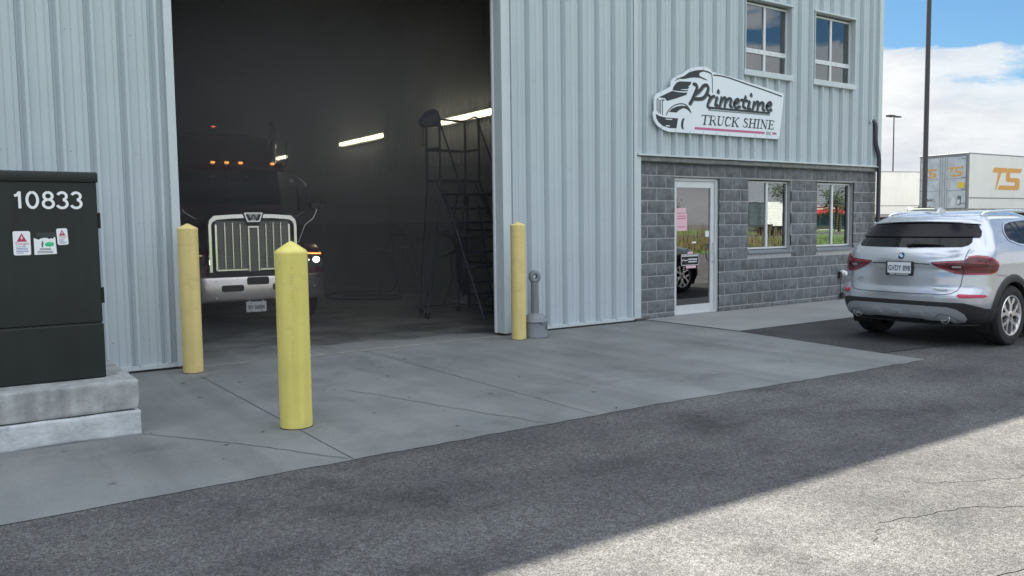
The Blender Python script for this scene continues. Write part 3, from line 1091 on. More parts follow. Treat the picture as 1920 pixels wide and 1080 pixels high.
# --- glazed office door
fr = MB()
yd = 9.80
fr.box(10.003, 10.05, yd, yd + .1, 0.012, 2.295)
fr.box(11.03, 11.077, yd - .01, yd + .1, 0.012, 2.295)
fr.box(10.05, 11.03, yd, yd + .1, 2.25, 2.295)
fr.box(10.05, 11.03, yd - .02, yd + .1, 0.010, 0.03)
DF = fr.build('door_frame', M_ALU, BLD, world=True, angle=20)
d = MB()
d.box(10.055, 10.115, yd + .015, yd + .06, 0.032, 2.245, bev=.004)
d.box(10.935, 11.025, yd + .015, yd + .06, 0.032, 2.245, bev=.004)
d.box(10.115, 10.935, yd + .016, yd + .059, 2.14, 2.245)
d.box(10.115, 10.935, yd + .016, yd + .059, 0.032, 0.165)
DOOR = d.build('door', M_ALU, BLD, world=True, angle=20)
g = MB()
g.face([(10.115, yd + .04, .165), (10.935, yd + .04, .165), (10.935, yd + .04, 2.14), (10.115, yd + .04, 2.14)])
g.build('pane', M_DOORGLASS, DOOR, angle=0, recalc=False)
h = MB()
h.tube([(10.985, yd + .02, 1.20), (10.985, yd - .045, 1.19), (10.96, yd - .06, 1.10), (10.96, yd - .06, .98), (10.985, yd - .045, .90), (10.985, yd + .02, .89)], .011, 8)
h.box(10.975, 11.0, yd + .005, yd + .016, 1.0, 1.14)
h.lathe([(.018, 0), (.018, .012), (.001, .014)], seg=12, M=Matrix.Translation((10.985, yd + .016, 1.06)) @ Matrix.Rotation(R_(90), 4, 'X'))
h.build('handle', M_ALU, DOOR)
h = MB()
h.tube([(10.10, yd + .09, 1.17), (10.94, yd + .09, 1.17)], .016, 8)
h.build('push_bar', M_ALU, DOOR)
for z in (.28, 1.13, 1.95):
    h = MB()
    h.tube([(10.052, yd + .005, z - .06), (10.052, yd + .005, z + .06)], .012, 8)
    h.build('hinge', M_ALU, DOOR)


def panel(b, x0, x1, z0, z1, y, th=.0015):
    b.box(x0, x1, y - th, y, z0, z1)


yg = yd + .038
b = MB()
panel(b, 10.24, 10.68, .83, 1.03, yg)
b.mi = 1
for (a, c, s0, s1) in ((10.27, 10.65, .985, 1.005), (10.42, 10.65, .925, .945), (10.42, 10.64, .885, .905)):
    k = a
    while k < c - .03:
        w_ = rs.uniform(.02, .045)
        panel(b, k, min(c, k + w_), s0, s1, yg - .0017)
        k += w_ + .008
b.stroke([(10.26, .91), (10.30, .93), (10.36, .915), (10.40, .93)], .012, XZ(yg), .0018, .0018, cap=0, smooth=3)
for pts in ([(10.25, .84), (10.67, .84), (10.67, 1.02), (10.25, 1.02), (10.25, .84)],):
    for p, q in zip(pts[:-1], pts[1:]):
        b.stroke([p, q], .008, XZ(yg), .0020, .0020, cap=0)
b.mi = 2
panel(b, 10.40, 10.53, 1.031, 1.065, yg)
panel(b, 10.36, 10.60, .785, .829, yg)
b.build('door_decal', [M_BLACK, M_WHITE, M_PINK], DOOR, angle=0)
b = MB()
yi = yd + .037
panel(b, 10.12, 10.38, 1.42, 1.71, yi)
panel(b, 10.12, 10.36, 1.72, 1.80, yi)
b.mi = 1
for z in (1.66, 1.62, 1.48):
    panel(b, 10.15, 10.35, z, z + .012, yi - .0017)
b.build('paper_notice', [M_PINK, M_MAUVE], DOOR, angle=0)
b = MB()
panel(b, 10.80, 10.92, 1.83, 2.02, yi + .25)
b.build('pink_tag', M_PINKRED, DOOR, angle=0)
b = MB()
panel(b, 10.83, 10.92, 1.31, 1.41, yi)
b.build('hours_card', M_WHITE, DOOR, angle=0)
b = MB()
panel(b, 10.50, 10.60, 1.205, 1.235, yi)
b.build('small_label', M_WHITE, DOOR, angle=0)

# ================================================================== things on and beside the wall
# --- the shaped sign
SGN = thing('shop_sign', 'white truck-shaped shop sign with black drawing and script lettering above the glass door', 'sign', (10.9, 9.60, 3.0))
YS = 9.605
f0 = XZ(YS)
b = MB()
b.prism(SIGN['board'], f0, 0.0, 0.022)
b.build('board', M_SIGN, SGN, world=True, angle=30)
b = MB()
for key in ('fairing', 'windshield', 'hood', 'bumper', 'arch', 'tyre'):
    b.prism(SIGN[key], f0, 0.0225, 0.0245)
b.mi = 1
for key in ('slot1', 'slot2'):
    b.prism(SIGN[key], f0, 0.0246, 0.0256)
b.mi = 0
for k, ln in enumerate(SIGN['l']):
    b.stroke(ln, 0.021 if k in (1,) else 0.016, f0, 0, 0.0247 + k * .0002, cap=0, smooth=4)
b.build('truck_drawing', [M_INK, M_SIGN], SGN, world=True, angle=0)
b = MB()
b.mi = 1
SIGN['p'][1][0] = (SIGN['p'][0][3][0] + .012, SIGN['p'][0][3][1])
SIGN['p'][1][-1] = (SIGN['p'][0][4][0] + .03, SIGN['p'][0][4][1] + .02)
for k, ln in enumerate(SIGN['p']):
    b.stroke([(x + .026, z - .018) for x, z in ln], 0.042, f0, 0, 0.0228 + k * .0001, smooth=4)
b.mi = 0
for k, ln in enumerate(SIGN['p']):
    b.stroke(ln, (0.056 if k < 2 else 0.046) if k not in (5, 12) else 0.055, f0, 0, 0.0250 + k * .0002, smooth=4)
b.stroke(SIGN['u'][0], 0.036, f0, 0, 0.0285, cap=0)
b.mi = 1
b.stroke(SIGN['u2'][0], 0.020, f0, 0, 0.0240, cap=0)
b.build('script_lettering', [M_INK, M_SHADOWINK], SGN, world=True, angle=0)
b = MB()
for k, ln in enumerate(SIGN['red']):
    b.stroke(ln, 0.040, f0, 0, 0.0235, cap=0)
b.build('red_stripe', M_MAUVE, SGN, world=True, angle=0)
# serif capitals drawn stroke by stroke: (points, width) on a unit cap height
TH, TN = 0.20, 0.085
SERIF = {
    'T': (0.78, [([(.39, 0), (.39, 1)], TH), ([(0, .975), (.78, .975)], TN), ([(.02, .98), (.02, .76)], TN), ([(.76, .98), (.76, .76)], TN), ([(.22, .02), (.56, .02)], TN)]),
    'R': (0.82, [([(.2, 0), (.2, 1)], TH), ([(.2, .975), (.5, .975), (.62, .88), (.64, .74), (.6, .6), (.48, .52), (.2, .51)], .07), ([(.42, .5), (.62, .22), (.74, 0)], TH * .9), ([(.02, .02), (.38, .02)], TN), ([(.62, .02), (.84, .02)], TN), ([(.04, .98), (.2, .98)], TN)]),
    'U': (0.80, [([(.18, 1), (.18, .35), (.24, .12), (.4, .03)], TH * .9), ([(.4, .03), (.56, .1), (.64, .3), (.64, 1)], TN), ([(.02, .98), (.34, .98)], TN), ([(.52, .98), (.78, .98)], TN)]),
    'C': (0.74, [([(.62, .72), (.55, .92), (.38, .98)], TN), ([(.38, .98), (.2, .86), (.13, .5), (.2, .14), (.38, .02)], TH * .85), ([(.38, .02), (.56, .08), (.66, .26)], TN), ([(.64, .98), (.64, .72)], TN)]),
    'K': (0.86, [([(.2, 0), (.2, 1)], TH), ([(.22, .42), (.7, .97)], TN), ([(.38, .56), (.74, .02)], TH * .85), ([(.02, .02), (.38, .02)], TN), ([(.02, .98), (.38, .98)], TN), ([(.58, .98), (.84, .98)], TN), ([(.6, .02), (.88, .02)], TN)]),
    'S': (0.60, [([(.5, .76), (.46, .92), (.3, .98)], TN), ([(.3, .98), (.13, .88), (.13, .7), (.3, .55), (.46, .42), (.48, .22), (.4, .06)], TH * .8), ([(.4, .06), (.26, .02), (.1, .1), (.04, .28)], TN)]),
    'H': (0.90, [([(.2, 0), (.2, 1)], TH), ([(.7, 0), (.7, 1)], TH), ([(.2, .52), (.7, .52)], TN), ([(.02, .02), (.38, .02)], TN), ([(.02, .98), (.38, .98)], TN), ([(.52, .02), (.88, .02)], TN), ([(.52, .98), (.88, .98)], TN)]),
    'I': (0.42, [([(.2, 0), (.2, 1)], TH), ([(.02, .02), (.38, .02)], TN), ([(.02, .98), (.38, .98)], TN)]),
    'N': (0.90, [([(.16, 0), (.16, 1)], TN), ([(.16, 1), (.72, 0)], TH), ([(.72, 0), (.72, 1)], TN), ([(.02, .02), (.32, .02)], TN), ([(.02, .98), (.18, .98)], TN), ([(.58, .98), (.86, .98)], TN)]),
    'E': (0.74, [([(.2, 0), (.2, 1)], TH), ([(.02, .975), (.64, .975)], TN), ([(.02, .025), (.68, .025)], TN), ([(.2, .52), (.5, .52)], TN), ([(.64, .98), (.64, .76)], TN), ([(.68, .02), (.68, .26)], TN), ([(.5, .66), (.5, .38)], TN)]),
}
b = MB()
(xa, za), (xb, zb) = SIGN['txt'][0]
(xc, zc_), (xd, zd) = SIGN['txt'][1]
word = "TRUCK SHINE"
adv = [SERIF[c][0] if c != ' ' else 0.42 for c in word]
H_ = zc_ - za
tot = sum(adv)
sx = (xb - xa + 0.03) / tot
pen = 0
for c, a in zip(word, adv):
    if c != ' ':
        for k, (pts, w_) in enumerate(SERIF[c][1]):
            Q = [(xa + (pen + px) * sx + py * H_ * 0.20, za + (zb - za) * (pen / tot) + py * H_) for px, py in pts]
            b.stroke(Q, w_ * H_ * 1.15, f0, 0, 0.0230 + k * .0003, cap=0, smooth=4 if len(pts) > 2 else 0)
    pen += a
(xi, zi), _ = SIGN['txt'][2]
b.text("inc", 0.13, (xi, YS - .024, zi), (1, 0, 0), (0, 0, 1), bold=.0, shear=0.0)
b.build('serif_lettering', M_INK, SGN, world=True, angle=0)
b = MB()
for x, z in SIGN['screws'][0]:
    b.lathe([(.009, 0), (.008, .004), (.001, .006)], seg=8, M=Matrix.Translation((x, YS - .022, z)) @ Matrix.Rotation(R_(90), 4, 'X'))
b.build('screws', M_SCREW, SGN, world=True)

# --- bollards
def bollard(x, y, r, h, cone, label, m, scuffs=False):
    t = thing('bollard', label, 'bollard', (x, y, 0.004), 0, 'yellow bollards guarding the wash door')
    b = MB()
    b.lathe([(r * .985, 0.0), (r, .012), (r, h - cone - .02), (r * 1.015, h - cone - .012), (r * 1.015, h - cone), (r * .9, h - cone * .80), (r * .22, h - cone * .14), (r * .1, h - cone * .03), (.001, h)], seg=40)
    b.build('sleeve', m, t, angle=40)
    if scuffs:
        b = MB()
        for k in range(11):
            z = h - cone - .09 - k * .026 + random.uniform(-.006, .006)
            a = R_(-112 + random.uniform(-4, 4))
            w_ = random.uniform(.10, .25)
            rr = r * 1.003
            b.grid([[(rr * math.cos(a + w_ * (q / 4 - .5)), rr * math.sin(a + w_ * (q / 4 - .5)), z + dz + .002 * q) for q in range(5)] for dz in (0, random.uniform(.002, .005))])
        for k in range(3):
            z = .55 + k * .05
            a = R_(-115 + k * 2)
            b.grid([[(r * 1.003 * math.cos(a + d_), r * 1.003 * math.sin(a + d_), z + q * .02) for d_ in (0, .02)] for q in range(3)])
        b.build('scuff_mark', M_SCUFF, t, angle=0)
    b = MB()
    b.lathe([(r * 1.02, 0), (r * 1.02, .006), (r * .9, .007)], seg=32)
    b.build('base_ring', M_BLACK, t)
    return t


bollard(2.20, 9.19 + .09, .105, 1.605, .055, 'straw yellow bollard against the left jamb of the wash door', M_YELLOW)
bollard(6.42, 9.06 + .09, .100, 1.588, .045, 'straw yellow bollard beside the grey ash receptacle', M_YELLOW)
bollard(2.222, 6.09 + .11, .123, 1.442, .085, 'thick lemon yellow bollard standing alone in front of the truck', M_LIME, True)

# --- smokers' receptacle
t = thing('ash_receptacle', 'grey plastic ash receptacle with a long neck beside the bollard', 'ash receptacle', (6.73, 9.20, .004))
b = MB()
b.lathe([(.168, 0), (.178, .01), (.172, .03), (.170, .20), (.176, .205), (.178, .225), (.168, .232), (.165, .25), (.15, .285), (.10, .32), (.055, .335)], seg=36)
b.build('base', M_GREYPLASTIC, t, angle=50)
b = MB()
pr = []
for k in range(24):
    a = 2 * math.pi * k / 24
    pr.append((.048 + (.006 if k % 2 else 0), a))
rows = [[(r * (1.1 - .12 * u) * math.cos(a), r * (1.1 - .12 * u) * math.sin(a), .33 + .43 * u) for r, a in pr] for u in (0, .3, .6, 1)]
b.grid(rows, closed=True)
b.build('neck', M_GREYPLASTIC, t, angle=25)
b = MB()
Mh = Matrix.Translation((0, -.0, .835)) @ Matrix.Rotation(R_(-25), 4, 'Z') @ Matrix.Rotation(R_(90), 4, 'X') @ Matrix.Scale(1.12, 4, (0, 1, 0))
b.lathe([(.024, -.05), (.06, -.05), (.080, -.035), (.084, 0), (.080, .035), (.06, .05), (.036, .048), (.024, .03), (.024, -.05)], seg=30, M=Mh)
b.build('mouth', M_GREYPLASTIC, t, angle=50)
b = MB()
b.prism([(-.06, .225), (.03, .232), (.06, .225), (.02, .205), (.0, .20)], lambda a, c, d: (a, -.172 - d, c), 0, .02)
b.build('latch', M_GREYPLASTIC, t)
b = MB()
for p in ([(0.02, .11), (.05, .15), (.02, .18), (-.01, .15), (.02, .11)], [(.02, .12), (.02, .165)]):
    b.stroke([(x + .06, z) for x, z in p], .006, lambda a, c, d: (a, -math.sqrt(max(0, .1745 ** 2 - a * a)) - .0015, c), 0, 0, cap=0)
b.build('moulded_emblem', M_BLACK, t, angle=0)

# --- electrical cabinet on its plinth
PL = thing('concrete_plinth', 'weathered plinth of two stacked concrete slabs under the dark cabinet', 'plinth', (0, 6.72, 0.004))
def slab(name, x0, x1, y0, y1, z0, z1, m, seed):
    b = MB()
    b.box(x0, x1, y0, y1, z0, z1, bev=.014, seg=2)
    bmesh.ops.subdivide_edges(b.bm, edges=[e for e in b.bm.edges if e.calc_length() > .15], cuts=12, use_grid_fill=True)
    for v in b.bm.verts:
        nn_ = mnoise.noise_vector(v.co * 6 + Vector((seed, 0, 0))) * .009 + mnoise.noise_vector(v.co * 22) * .005
        v.co += nn_
    return b.build(name, m, PL, world=True, angle=40)
slab('upper_slab', -1.6, 1.19, 6.725, 7.95, .195, .415, M_PAD, 1)
slab('lower_slab', -1.62, 1.20, 6.712, 7.97, .0, .186, M_PAD2, 7)

CB = thing('electrical_cabinet', 'tall dark green electrical cabinet numbered 10833 on a concrete plinth', 'cabinet', (0.2, 7.0, .415))
b = MB()
b.box(-1.3, 1.015, 6.995, 7.75, .42, .835, bev=.006)
b.box(-1.3, 1.01, 7.0, 7.745, .845, 1.915, bev=.006)
b.build('body', M_CABINET, CB, world=True, angle=20)
b = MB()
b.box(-1.29, 1.003, 7.01, 7.73, .834, .846)
b.build('seam', M_BLACK, CB, world=True, angle=0)
b = MB()
b.box(-1.32, 1.021, 6.985, 7.77, 1.905, 1.985, bev=.012, seg=2)
b.build('lid', M_CABINET, CB, world=True, angle=25)
for z in (1.62, 1.05):
    b = MB()
    b.tube([(1.022, 7.02, z - .06), (1.022, 7.02, z + .06)], .010, 8)
    b.build('hinge', M_CABINET, CB, world=True)
b = MB()
def digit(b, ch, x, z, w, h, y):
    el = lambda cx_, cz_, rx, rz, a0=0, a1=360, n=20: [(cx_ + rx * math.cos(R_(a0 + (a1 - a0) * k / n)), cz_ + rz * math.sin(R_(a0 + (a1 - a0) * k / n))) for k in range(n + 1)]
    G = {'1': [[(.12, .74), (.34, .80), (.50, .97)], [(.50, 1.0), (.50, 0)]],
         '0': [el(.5, .5, .40, .46, 90, 450)],
         '8': [el(.5, .74, .32, .22, 90, 450), el(.5, .28, .39, .25, 90, 450)],
         '3': [el(.48, .74, .34, .22, 160, -80), el(.46, .28, .40, .25, 78, -160)]}[ch]
    for k, g in enumerate(G):
        b.stroke([(x + px * w, z + pz * h) for px, pz in g], .155 * h, lambda a, c, d: (a, y - d, c), 0, .0015 + k * .0004, cap=0)
for ch, x in zip("10833", (.470, .550, .652, .745, .838)):
    digit(b, ch, x - .01, 1.712, .085, .122, 6.996)
b.build('number', M_WHITE, CB, world=True, angle=0)
yc = 6.9985
def sticker(x0, z0, w, h, rot=0.0, lines=5, title=True):
    f = lambda a, c, d: (x0 + a * math.cos(rot) - c * math.sin(rot), yc - d, z0 + a * math.sin(rot) + c * math.cos(rot))
    b = MB()
    r = .012
    P = []
    for cx_, cz_, a0 in ((w - r, r, -90), (w - r, h - r, 0), (r, h - r, 90), (r, r, 180)):
        for k in range(4):
            a = R_(a0 + 30 * k)
            P.append((cx_ + r * math.cos(a), cz_ + r * math.sin(a)))
    b.prism(P, f, 0, .0015)
    b.mi = 1
    q = [(w * .2, h * .56), (w * .8, h * .56), (w * .5, h * .92)]
    b.prism(q, f, .0016, .0020)
    if title:
        b.text("Danger", w * .26, f(w * .14, h * .43, .0019), (math.cos(rot), 0, math.sin(rot)), (-math.sin(rot), 0, math.cos(rot)))
    b.mi = 0
    b.prism([(w * .53, h * .84), (w * .42, h * .70), (w * .50, h * .70), (w * .46, h * .60), (w * .58, h * .73), (w * .51, h * .73)], f, .0021, .0024)
    b.mi = 2
    for k in range(lines):
        z = h * (.34 - k * .065)
        e = w * random.uniform(.55, .88)
        b.prism([(w * .16, z), (e, z), (e, z + h * .024), (w * .16, z + h * .024)], f, .0016, .0019)
    if title:
        for p, q in zip(P, P[1:] + P[:1]):
            pass
    b.build('warning_sticker', [M_WHITE, M_RED, M_BLUEINK], CB, world=True, angle=0)
sticker(.447, 1.372, .110, .175)
sticker(.732, 1.440, .072, .122, rot=.05)
b = MB()
f = lambda a, c, d: (.578 + a, yc - d, 1.372 + c)
b.prism([(0, 0), (.145, .004), (.14, .125), (.132, .130), (.125, .115), (.11, .122), (.10, .112), (.09, .122), (.07, .124), (.045, .120), (.032, .110), (.0, .124)], f, 0, .0015)
b.mi = 1
b.prism([(.070, .065), (.098, .058), (.127, .066), (.127, .088), (.096, .096), (.070, .084)], f, .0016, .0020)
b.mi = 3
b.prism([(.070, .084), (.096, .078), (.127, .088), (.096, .096)], f, .0021, .0023)
b.mi = 2
b.prism([(.05, .055), (.058, .055), (.056, .075), (.064, .080), (.058, .086), (.060, .098), (.050, .098), (.052, .085), (.047, .078)], f, .0016, .0020)
for z, e in ((.042, .105), (.034, .11), (.022, .12), (.012, .12)):
    b.prism([(.035 if z > .03 else .02, z), (e, z), (e, z + .004), (.035 if z > .03 else .02, z + .004)], f, .0016, .0019)
b.build('torn_sticker', [M_WHITE, M_GREENINK, M_BLACK, M_GREENINK2], CB, world=True, angle=0)
b = MB()
b.box(.595, .73, yc - .0004, yc + .0008, 1.502, 1.535)
b.build('sticker_residue', mat('residue', (0.035, 0.04, 0.042), .6), CB, world=True, angle=0)

# --- downpipe and conduit at the building's right end
t = thing('downpipe', 'dark bent downpipe running down the block wall near the right corner', 'pipe', (15.44, 9.60, .02))
b = MB()
b.tube([(15.38, 9.66, 3.50), (15.40, 9.60, 3.52), (15.43, 9.585, 3.46), (15.44, 9.585, 3.18), (15.47, 9.585, 3.05), (15.56, 9.585, 2.88), (15.585, 9.585, 2.75), (15.585, 9.585, .25), (15.585, 9.56, .15)], .042, 10)
b.build('pipe', M_PIPE, t, world=True, angle=60)
b = MB()
b.lathe([(.06, 0), (.06, .03), (.04, .05)], seg=12, M=Matrix.Translation((15.38, 9.66, 3.50)) @ Matrix.Rotation(R_(90), 4, 'X'))
for z in (2.6, 1.4):
    b.box(15.53, 15.64, 9.57, 9.74, z, z + .03)
b.build('bracket', M_PIPELIGHT, t, world=True)
t = thing('conduit', 'thin grey conduit beside the dark downpipe', 'conduit', (15.68, 9.62, .02))
b = MB()
b.tube([(15.50, 9.66, 3.48), (15.51, 9.62, 3.48), (15.52, 9.615, 3.1), (15.62, 9.615, 2.9), (15.67, 9.615, 2.75), (15.67, 9.615, .1)], .017, 8)
b.box(15.46, 15.55, 9.58, 9.64, 3.42, 3.52)
b.build('tube', M_PIPELIGHT, t, world=True, angle=50)

t = thing('wall_outlet', 'pale round outlet with a hanging black cord low on the block wall', 'outlet', (14.60, 9.74, .30))
b = MB()
b.lathe([(.055, 0), (.055, .05), (.042, .06), (.04, .10), (.001, .105)], seg=18, M=Matrix.Translation((14.62, 9.735, .53)) @ Matrix.Rotation(R_(90), 4, 'X'))
b.build('cover', M_WHITE, t, world=True)
b = MB()
b.box(14.50, 14.565, 9.69, 9.735, .44, .56, bev=.006)
b.box(14.50, 14.60, 9.64, 9.72, .05, .12, bev=.01, M=Matrix.Translation((14.55, 9.68, .1)) @ Matrix.Rotation(R_(-60), 4, 'Y') @ Matrix.Translation((-14.55, -9.68, -.1)))
b.tube([(14.53, 9.70, .46), (14.525, 9.70, .30), (14.51, 9.69, .2), (14.53, 9.68, .12), (14.58, 9.68, .08), (14.60, 9.69, .20), (14.57, 9.70, .24)], .008, 6)
b.build('cord', M_BLACK, t, world=True)

# ================================================================== inside the wash bay
M_TUBE = mat('fluorescent_tube', (1, 1, 1), 0.5, emit=(1.0, 0.90, 0.62), estr=3.6)
M_HOUSING = mat('lamp_housing', (0.6, 0.6, 0.55), 0.5)
M_STEEL_BLUE = mat('ladder_blue', (0.025, 0.03, 0.05), 0.45, 0.3)
M_CHROME = mat('chrome', (0.80, 0.80, 0.80), 0.12, 1.0)
M_BRUSHED = mat('brushed_chrome', (0.74, 0.68, 0.65), 0.28, 0.9, var=0.15, vscale=3)
M_TRUCK = mat('maroon_paint', (0.085, 0.006, 0.022), 0.22, coat=0.6, var=0.1)
M_TRUCKDARK = mat('dark_truck_glass', (0.010, 0.011, 0.015), 0.12)
M_TBLACK = mat('black_plastic', (0.012, 0.012, 0.013), 0.5)
M_MESH = None
M_AMBER = mat('amber_lamp', (0.9, 0.3, 0.05), 0.4, emit=(1.0, 0.34, 0.07), estr=0.7)
M_HEAD = mat('lit_headlamp', (1, 1, 1), 0.3, emit=(1.0, 0.97, 0.90), estr=4.0)
M_REDLAMP = mat('red_lamp', (0.7, 0.1, 0.05), 0.4, emit=(1.0, 0.18, 0.08), estr=0.5)
M_RUBBER = mat('tyre_rubber', (0.018, 0.018, 0.019), 0.8, bump=0.3, bscale=60)
M_GALV = mat('stepladder_alu', (0.10, 0.11, 0.115), 0.5, 0.5)
M_RAIN = mat('rain_suit', (0.018, 0.022, 0.032), 0.55)
M_SKIN = mat('skin', (0.35, 0.2, 0.14), 0.6)
M_BOOT = mat('pale_boot', (0.30, 0.30, 0.29), 0.6)
M_HOSE = mat('hose_rubber', (0.02, 0.022, 0.025), 0.6)

# wire mesh of the grille: holes by a repeating pattern in the object's own space
m = bpy.data.materials.new('grille_mesh')
m.use_nodes = True
t_ = m.node_tree
b_ = t_.nodes['Principled BSDF']
b_.inputs['Metallic'].default_value = .7
b_.inputs['Roughness'].default_value = .35
tcn = t_.nodes.new("ShaderNodeTexCoord")
mpn = t_.nodes.new("ShaderNodeMapping")
mpn.inputs['Scale'].default_value = (62, 0.001, 48)
t_.links.new(tcn.outputs['Object'], mpn.inputs[0])
vn = t_.nodes.new("ShaderNodeTexVoronoi")
vn.inputs['Randomness'].default_value = 0.12
vn.inputs['Scale'].default_value = 1.0
t_.links.new(mpn.outputs[0], vn.inputs['Vector'])
rn = t_.nodes.new("ShaderNodeValToRGB")
rn.color_ramp.elements[0].position, rn.color_ramp.elements[1].position = 0.30, 0.42
rn.color_ramp.elements[0].color, rn.color_ramp.elements[1].color = (0.008, 0.008, 0.008, 1), (0.26, 0.25, 0.24, 1)
t_.links.new(vn.outputs['Distance'], rn.inputs[0])
t_.links.new(rn.outputs[0], b_.inputs['Base Color'])
M_MESH = m

for (ya, yb, lab) in ((13.25, 15.76, 'long lit fluorescent strip on the bay wall behind the rolling ladder'),
                      (18.20, 20.80, 'lit fluorescent strip on the bay wall between truck and ladder'),
                      (24.85, 27.4, 'lit fluorescent strip deepest in the bay beside the truck cab')):
    t = thing('fluorescent_light', lab, 'light', (8.97, (ya + yb) / 2, 3.73), 0, 'fluorescent strips along the bay wall')
    b = MB()
    b.box(8.90, 8.975, ya, yb, 3.66, 3.82, bev=.01)
    b.build('housing', M_HOUSING, t, world=True)
    ym = (ya + yb) / 2
    for p, q in ((ya + .04, ym - .035), (ym + .035, yb - .04)):
        b = MB()
        b.tube([(8.862, p, 3.76), (8.862, q, 3.76)], .018, 10)
        b.tube([(8.862, p, 3.715), (8.862, q, 3.715)], .018, 10)
        b.build('tube', M_TUBE, t, world=True)

# --------------------------------------------------------------- the truck (local: front at y=0 facing -Y)
TR = thing('semi_truck', 'dark maroon semi truck with a large chrome grille parked nose out in the wash bay', 'truck', (4.08, 13.0, 0.006), R_(-5.0))
F = lambda y0: XZ(y0)
# bumper: swept plan, extruded in z, with three dark openings
plan = [(-1.22, .42), (-1.12, .20), (-.95, .07), (-.72, 0), (.72, 0), (.95, .07), (1.12, .20), (1.22, .42)]
b = MB()
lev = [(.40, .06), (.43, .015), (.47, 0), (.76, 0), (.79, .012), (.805, .05)]
b.grid([[(x * (1 - .0 * d), y + d, z) for x, y in plan] for z, d in lev])
b.build('bumper', M_BRUSHED, TR, angle=30)
b = MB()
def rrect(x0, x1, z0, z1, r):
    P = []
    for cx_, cz_, a0 in ((x1 - r, z0 + r, -90), (x1 - r, z1 - r, 0), (x0 + r, z1 - r, 90), (x0 + r, z0 + r, 180)):
        for k in range(5):
            a = R_(a0 + 22.5 * k)
            P.append((cx_ + r * math.cos(a), cz_ + r * math.sin(a)))
    return P
b.prism(rrect(-.135, .205, .665, .785, .03), F(0), -.05, .006)
b.prism(rrect(-.52, -.185, .57, .67, .03), F(0), -.05, .006)
b.prism(rrect(.26, .60, .57, .67, .03), F(0), -.05, .006)
b.build('bumper_opening', M_TBLACK, TR, angle=20)
for x, z in ((-.60, .74), (-.60, .47), (-.585, .74), (.66, .74), (.66, .47), (.95, .6)):
    y = 0 if abs(x) < .72 else .07
    b = MB()
    b.lathe([(.012, 0), (.010, .006), (.001, .008)], seg=8, M=Matrix.Translation((x, y, z)) @ Matrix.Rotation(R_(90), 4, 'X'))
    b.build('bolt', M_CHROME, TR)
# grille
b = MB()
b.box(-.66, .66, .10, .14, .80, 1.73)
b.box(-.70, .70, .02, .30, .80, .875)
b.build('grille_shell', M_TBLACK, TR, angle=0)
b = MB()
b.box(-.565, .565, .085, .098, .90, 1.66)
b.build('grille_screen', M_MESH, TR, angle=0)
b = MB()
path = [(-.685, .86), (-.685, 1.60), (-.668, 1.68), (-.60, 1.745), (-.30, 1.765), (0, 1.77), (.30, 1.765), (.60, 1.745), (.668, 1.68), (.685, 1.60), (.685, .86)]
o_, i_ = [], []
for k, (x, z) in enumerate(path):
    w_ = .060
    i_.append((x * (1 - w_ / .685) if abs(x) > .3 else x, z - (w_ if abs(x) <= .61 and z > 1.7 else (w_ * .6 if z > 1.65 else 0))))
rows = []
for (x, z), (xi_, zi_) in zip(path, i_):
    rows.append([(x, .14, z), (x, .045, z), (x * .985, .03, z), (xi_ * 1.015, .03, zi_), (xi_, .045, zi_), (xi_, .12, zi_)])
b.grid(rows)
b.build('grille_surround', M_CHROME, TR, angle=35)
for x, w_, z0, z1 in [(-.562, .038, .90, 1.615), (-.43, .022, .925, 1.64), (-.312, .022, .925, 1.64), (-.197, .022, .925, 1.62), (.197, .022, .925, 1.62), (.312, .022, .925, 1.64), (.43, .022, .925, 1.64), (.562, .038, .90, 1.615)]:
    b = MB()
    b.box(x - w_ / 2, x + w_ / 2, .060, .086, z0, z1, bev=.005)
    b.build('grille_bar', M_CHROME, TR, angle=25)
b = MB()
for x in (-.072, .072):
    b.box(x - .013, x + .013, .045, .09, .87, 1.56, bev=.004)
b.box(-.085, .085, .045, .09, 1.555, 1.585, bev=.004)
b.build('grille_spine', M_CHROME, TR, angle=25)
b = MB()
b.box(-.058, .058, .06, .092, .84, 1.55)
b.build('grille_spine_panel', M_MESH, TR, angle=0)
for x0, x1 in ((-.565, -.09), (.09, .565)):
    b = MB()
    b.box(x0, x1, .05, .09, .885, .922, bev=.006)
    b.build('grille_sill', M_CHROME, TR, angle=25)
b = MB()
b.prism([(-.165, 1.80), (.165, 1.80), (.155, 1.76), (.115, 1.645), (.075, 1.60), (-.075, 1.60), (-.115, 1.645), (-.155, 1.76)], F(.03), -.06, .018)
em = b.build('emblem_plate', M_TBLACK, TR, angle=25)
b = MB()
fr_ = lambda pts, w_: [b.stroke([p, q], w_, F(.03), 0, .0195 + k * .0002, cap=3) for k, (p, q) in enumerate(zip(pts, pts[1:]))]
fr_([(-.135, 1.785), (.135, 1.785), (.09, 1.655), (-.09, 1.655), (-.135, 1.785)], .016)
b.mi = 1
b.prism([(-.124, 1.776), (.124, 1.776), (.085, 1.664), (-.085, 1.664)], F(.03), .0181, .0190)
b.mi = 0
b.mi = 2
for k, (p, q, w_) in enumerate((((-.098, 1.765), (-.052, 1.672), .036), ((-.052, 1.672), (-.004, 1.758), .020), ((.004, 1.758), (.052, 1.672), .020), ((.052, 1.672), (.098, 1.765), .036), ((-.02, 1.70), (.02, 1.70), .010))):
    b.stroke([p, q], w_, F(.03), 0, .0210 + k * .0003, cap=0)
b.build('emblem', [M_CHROME, M_WHITE, M_TBLACK], em, angle=0)
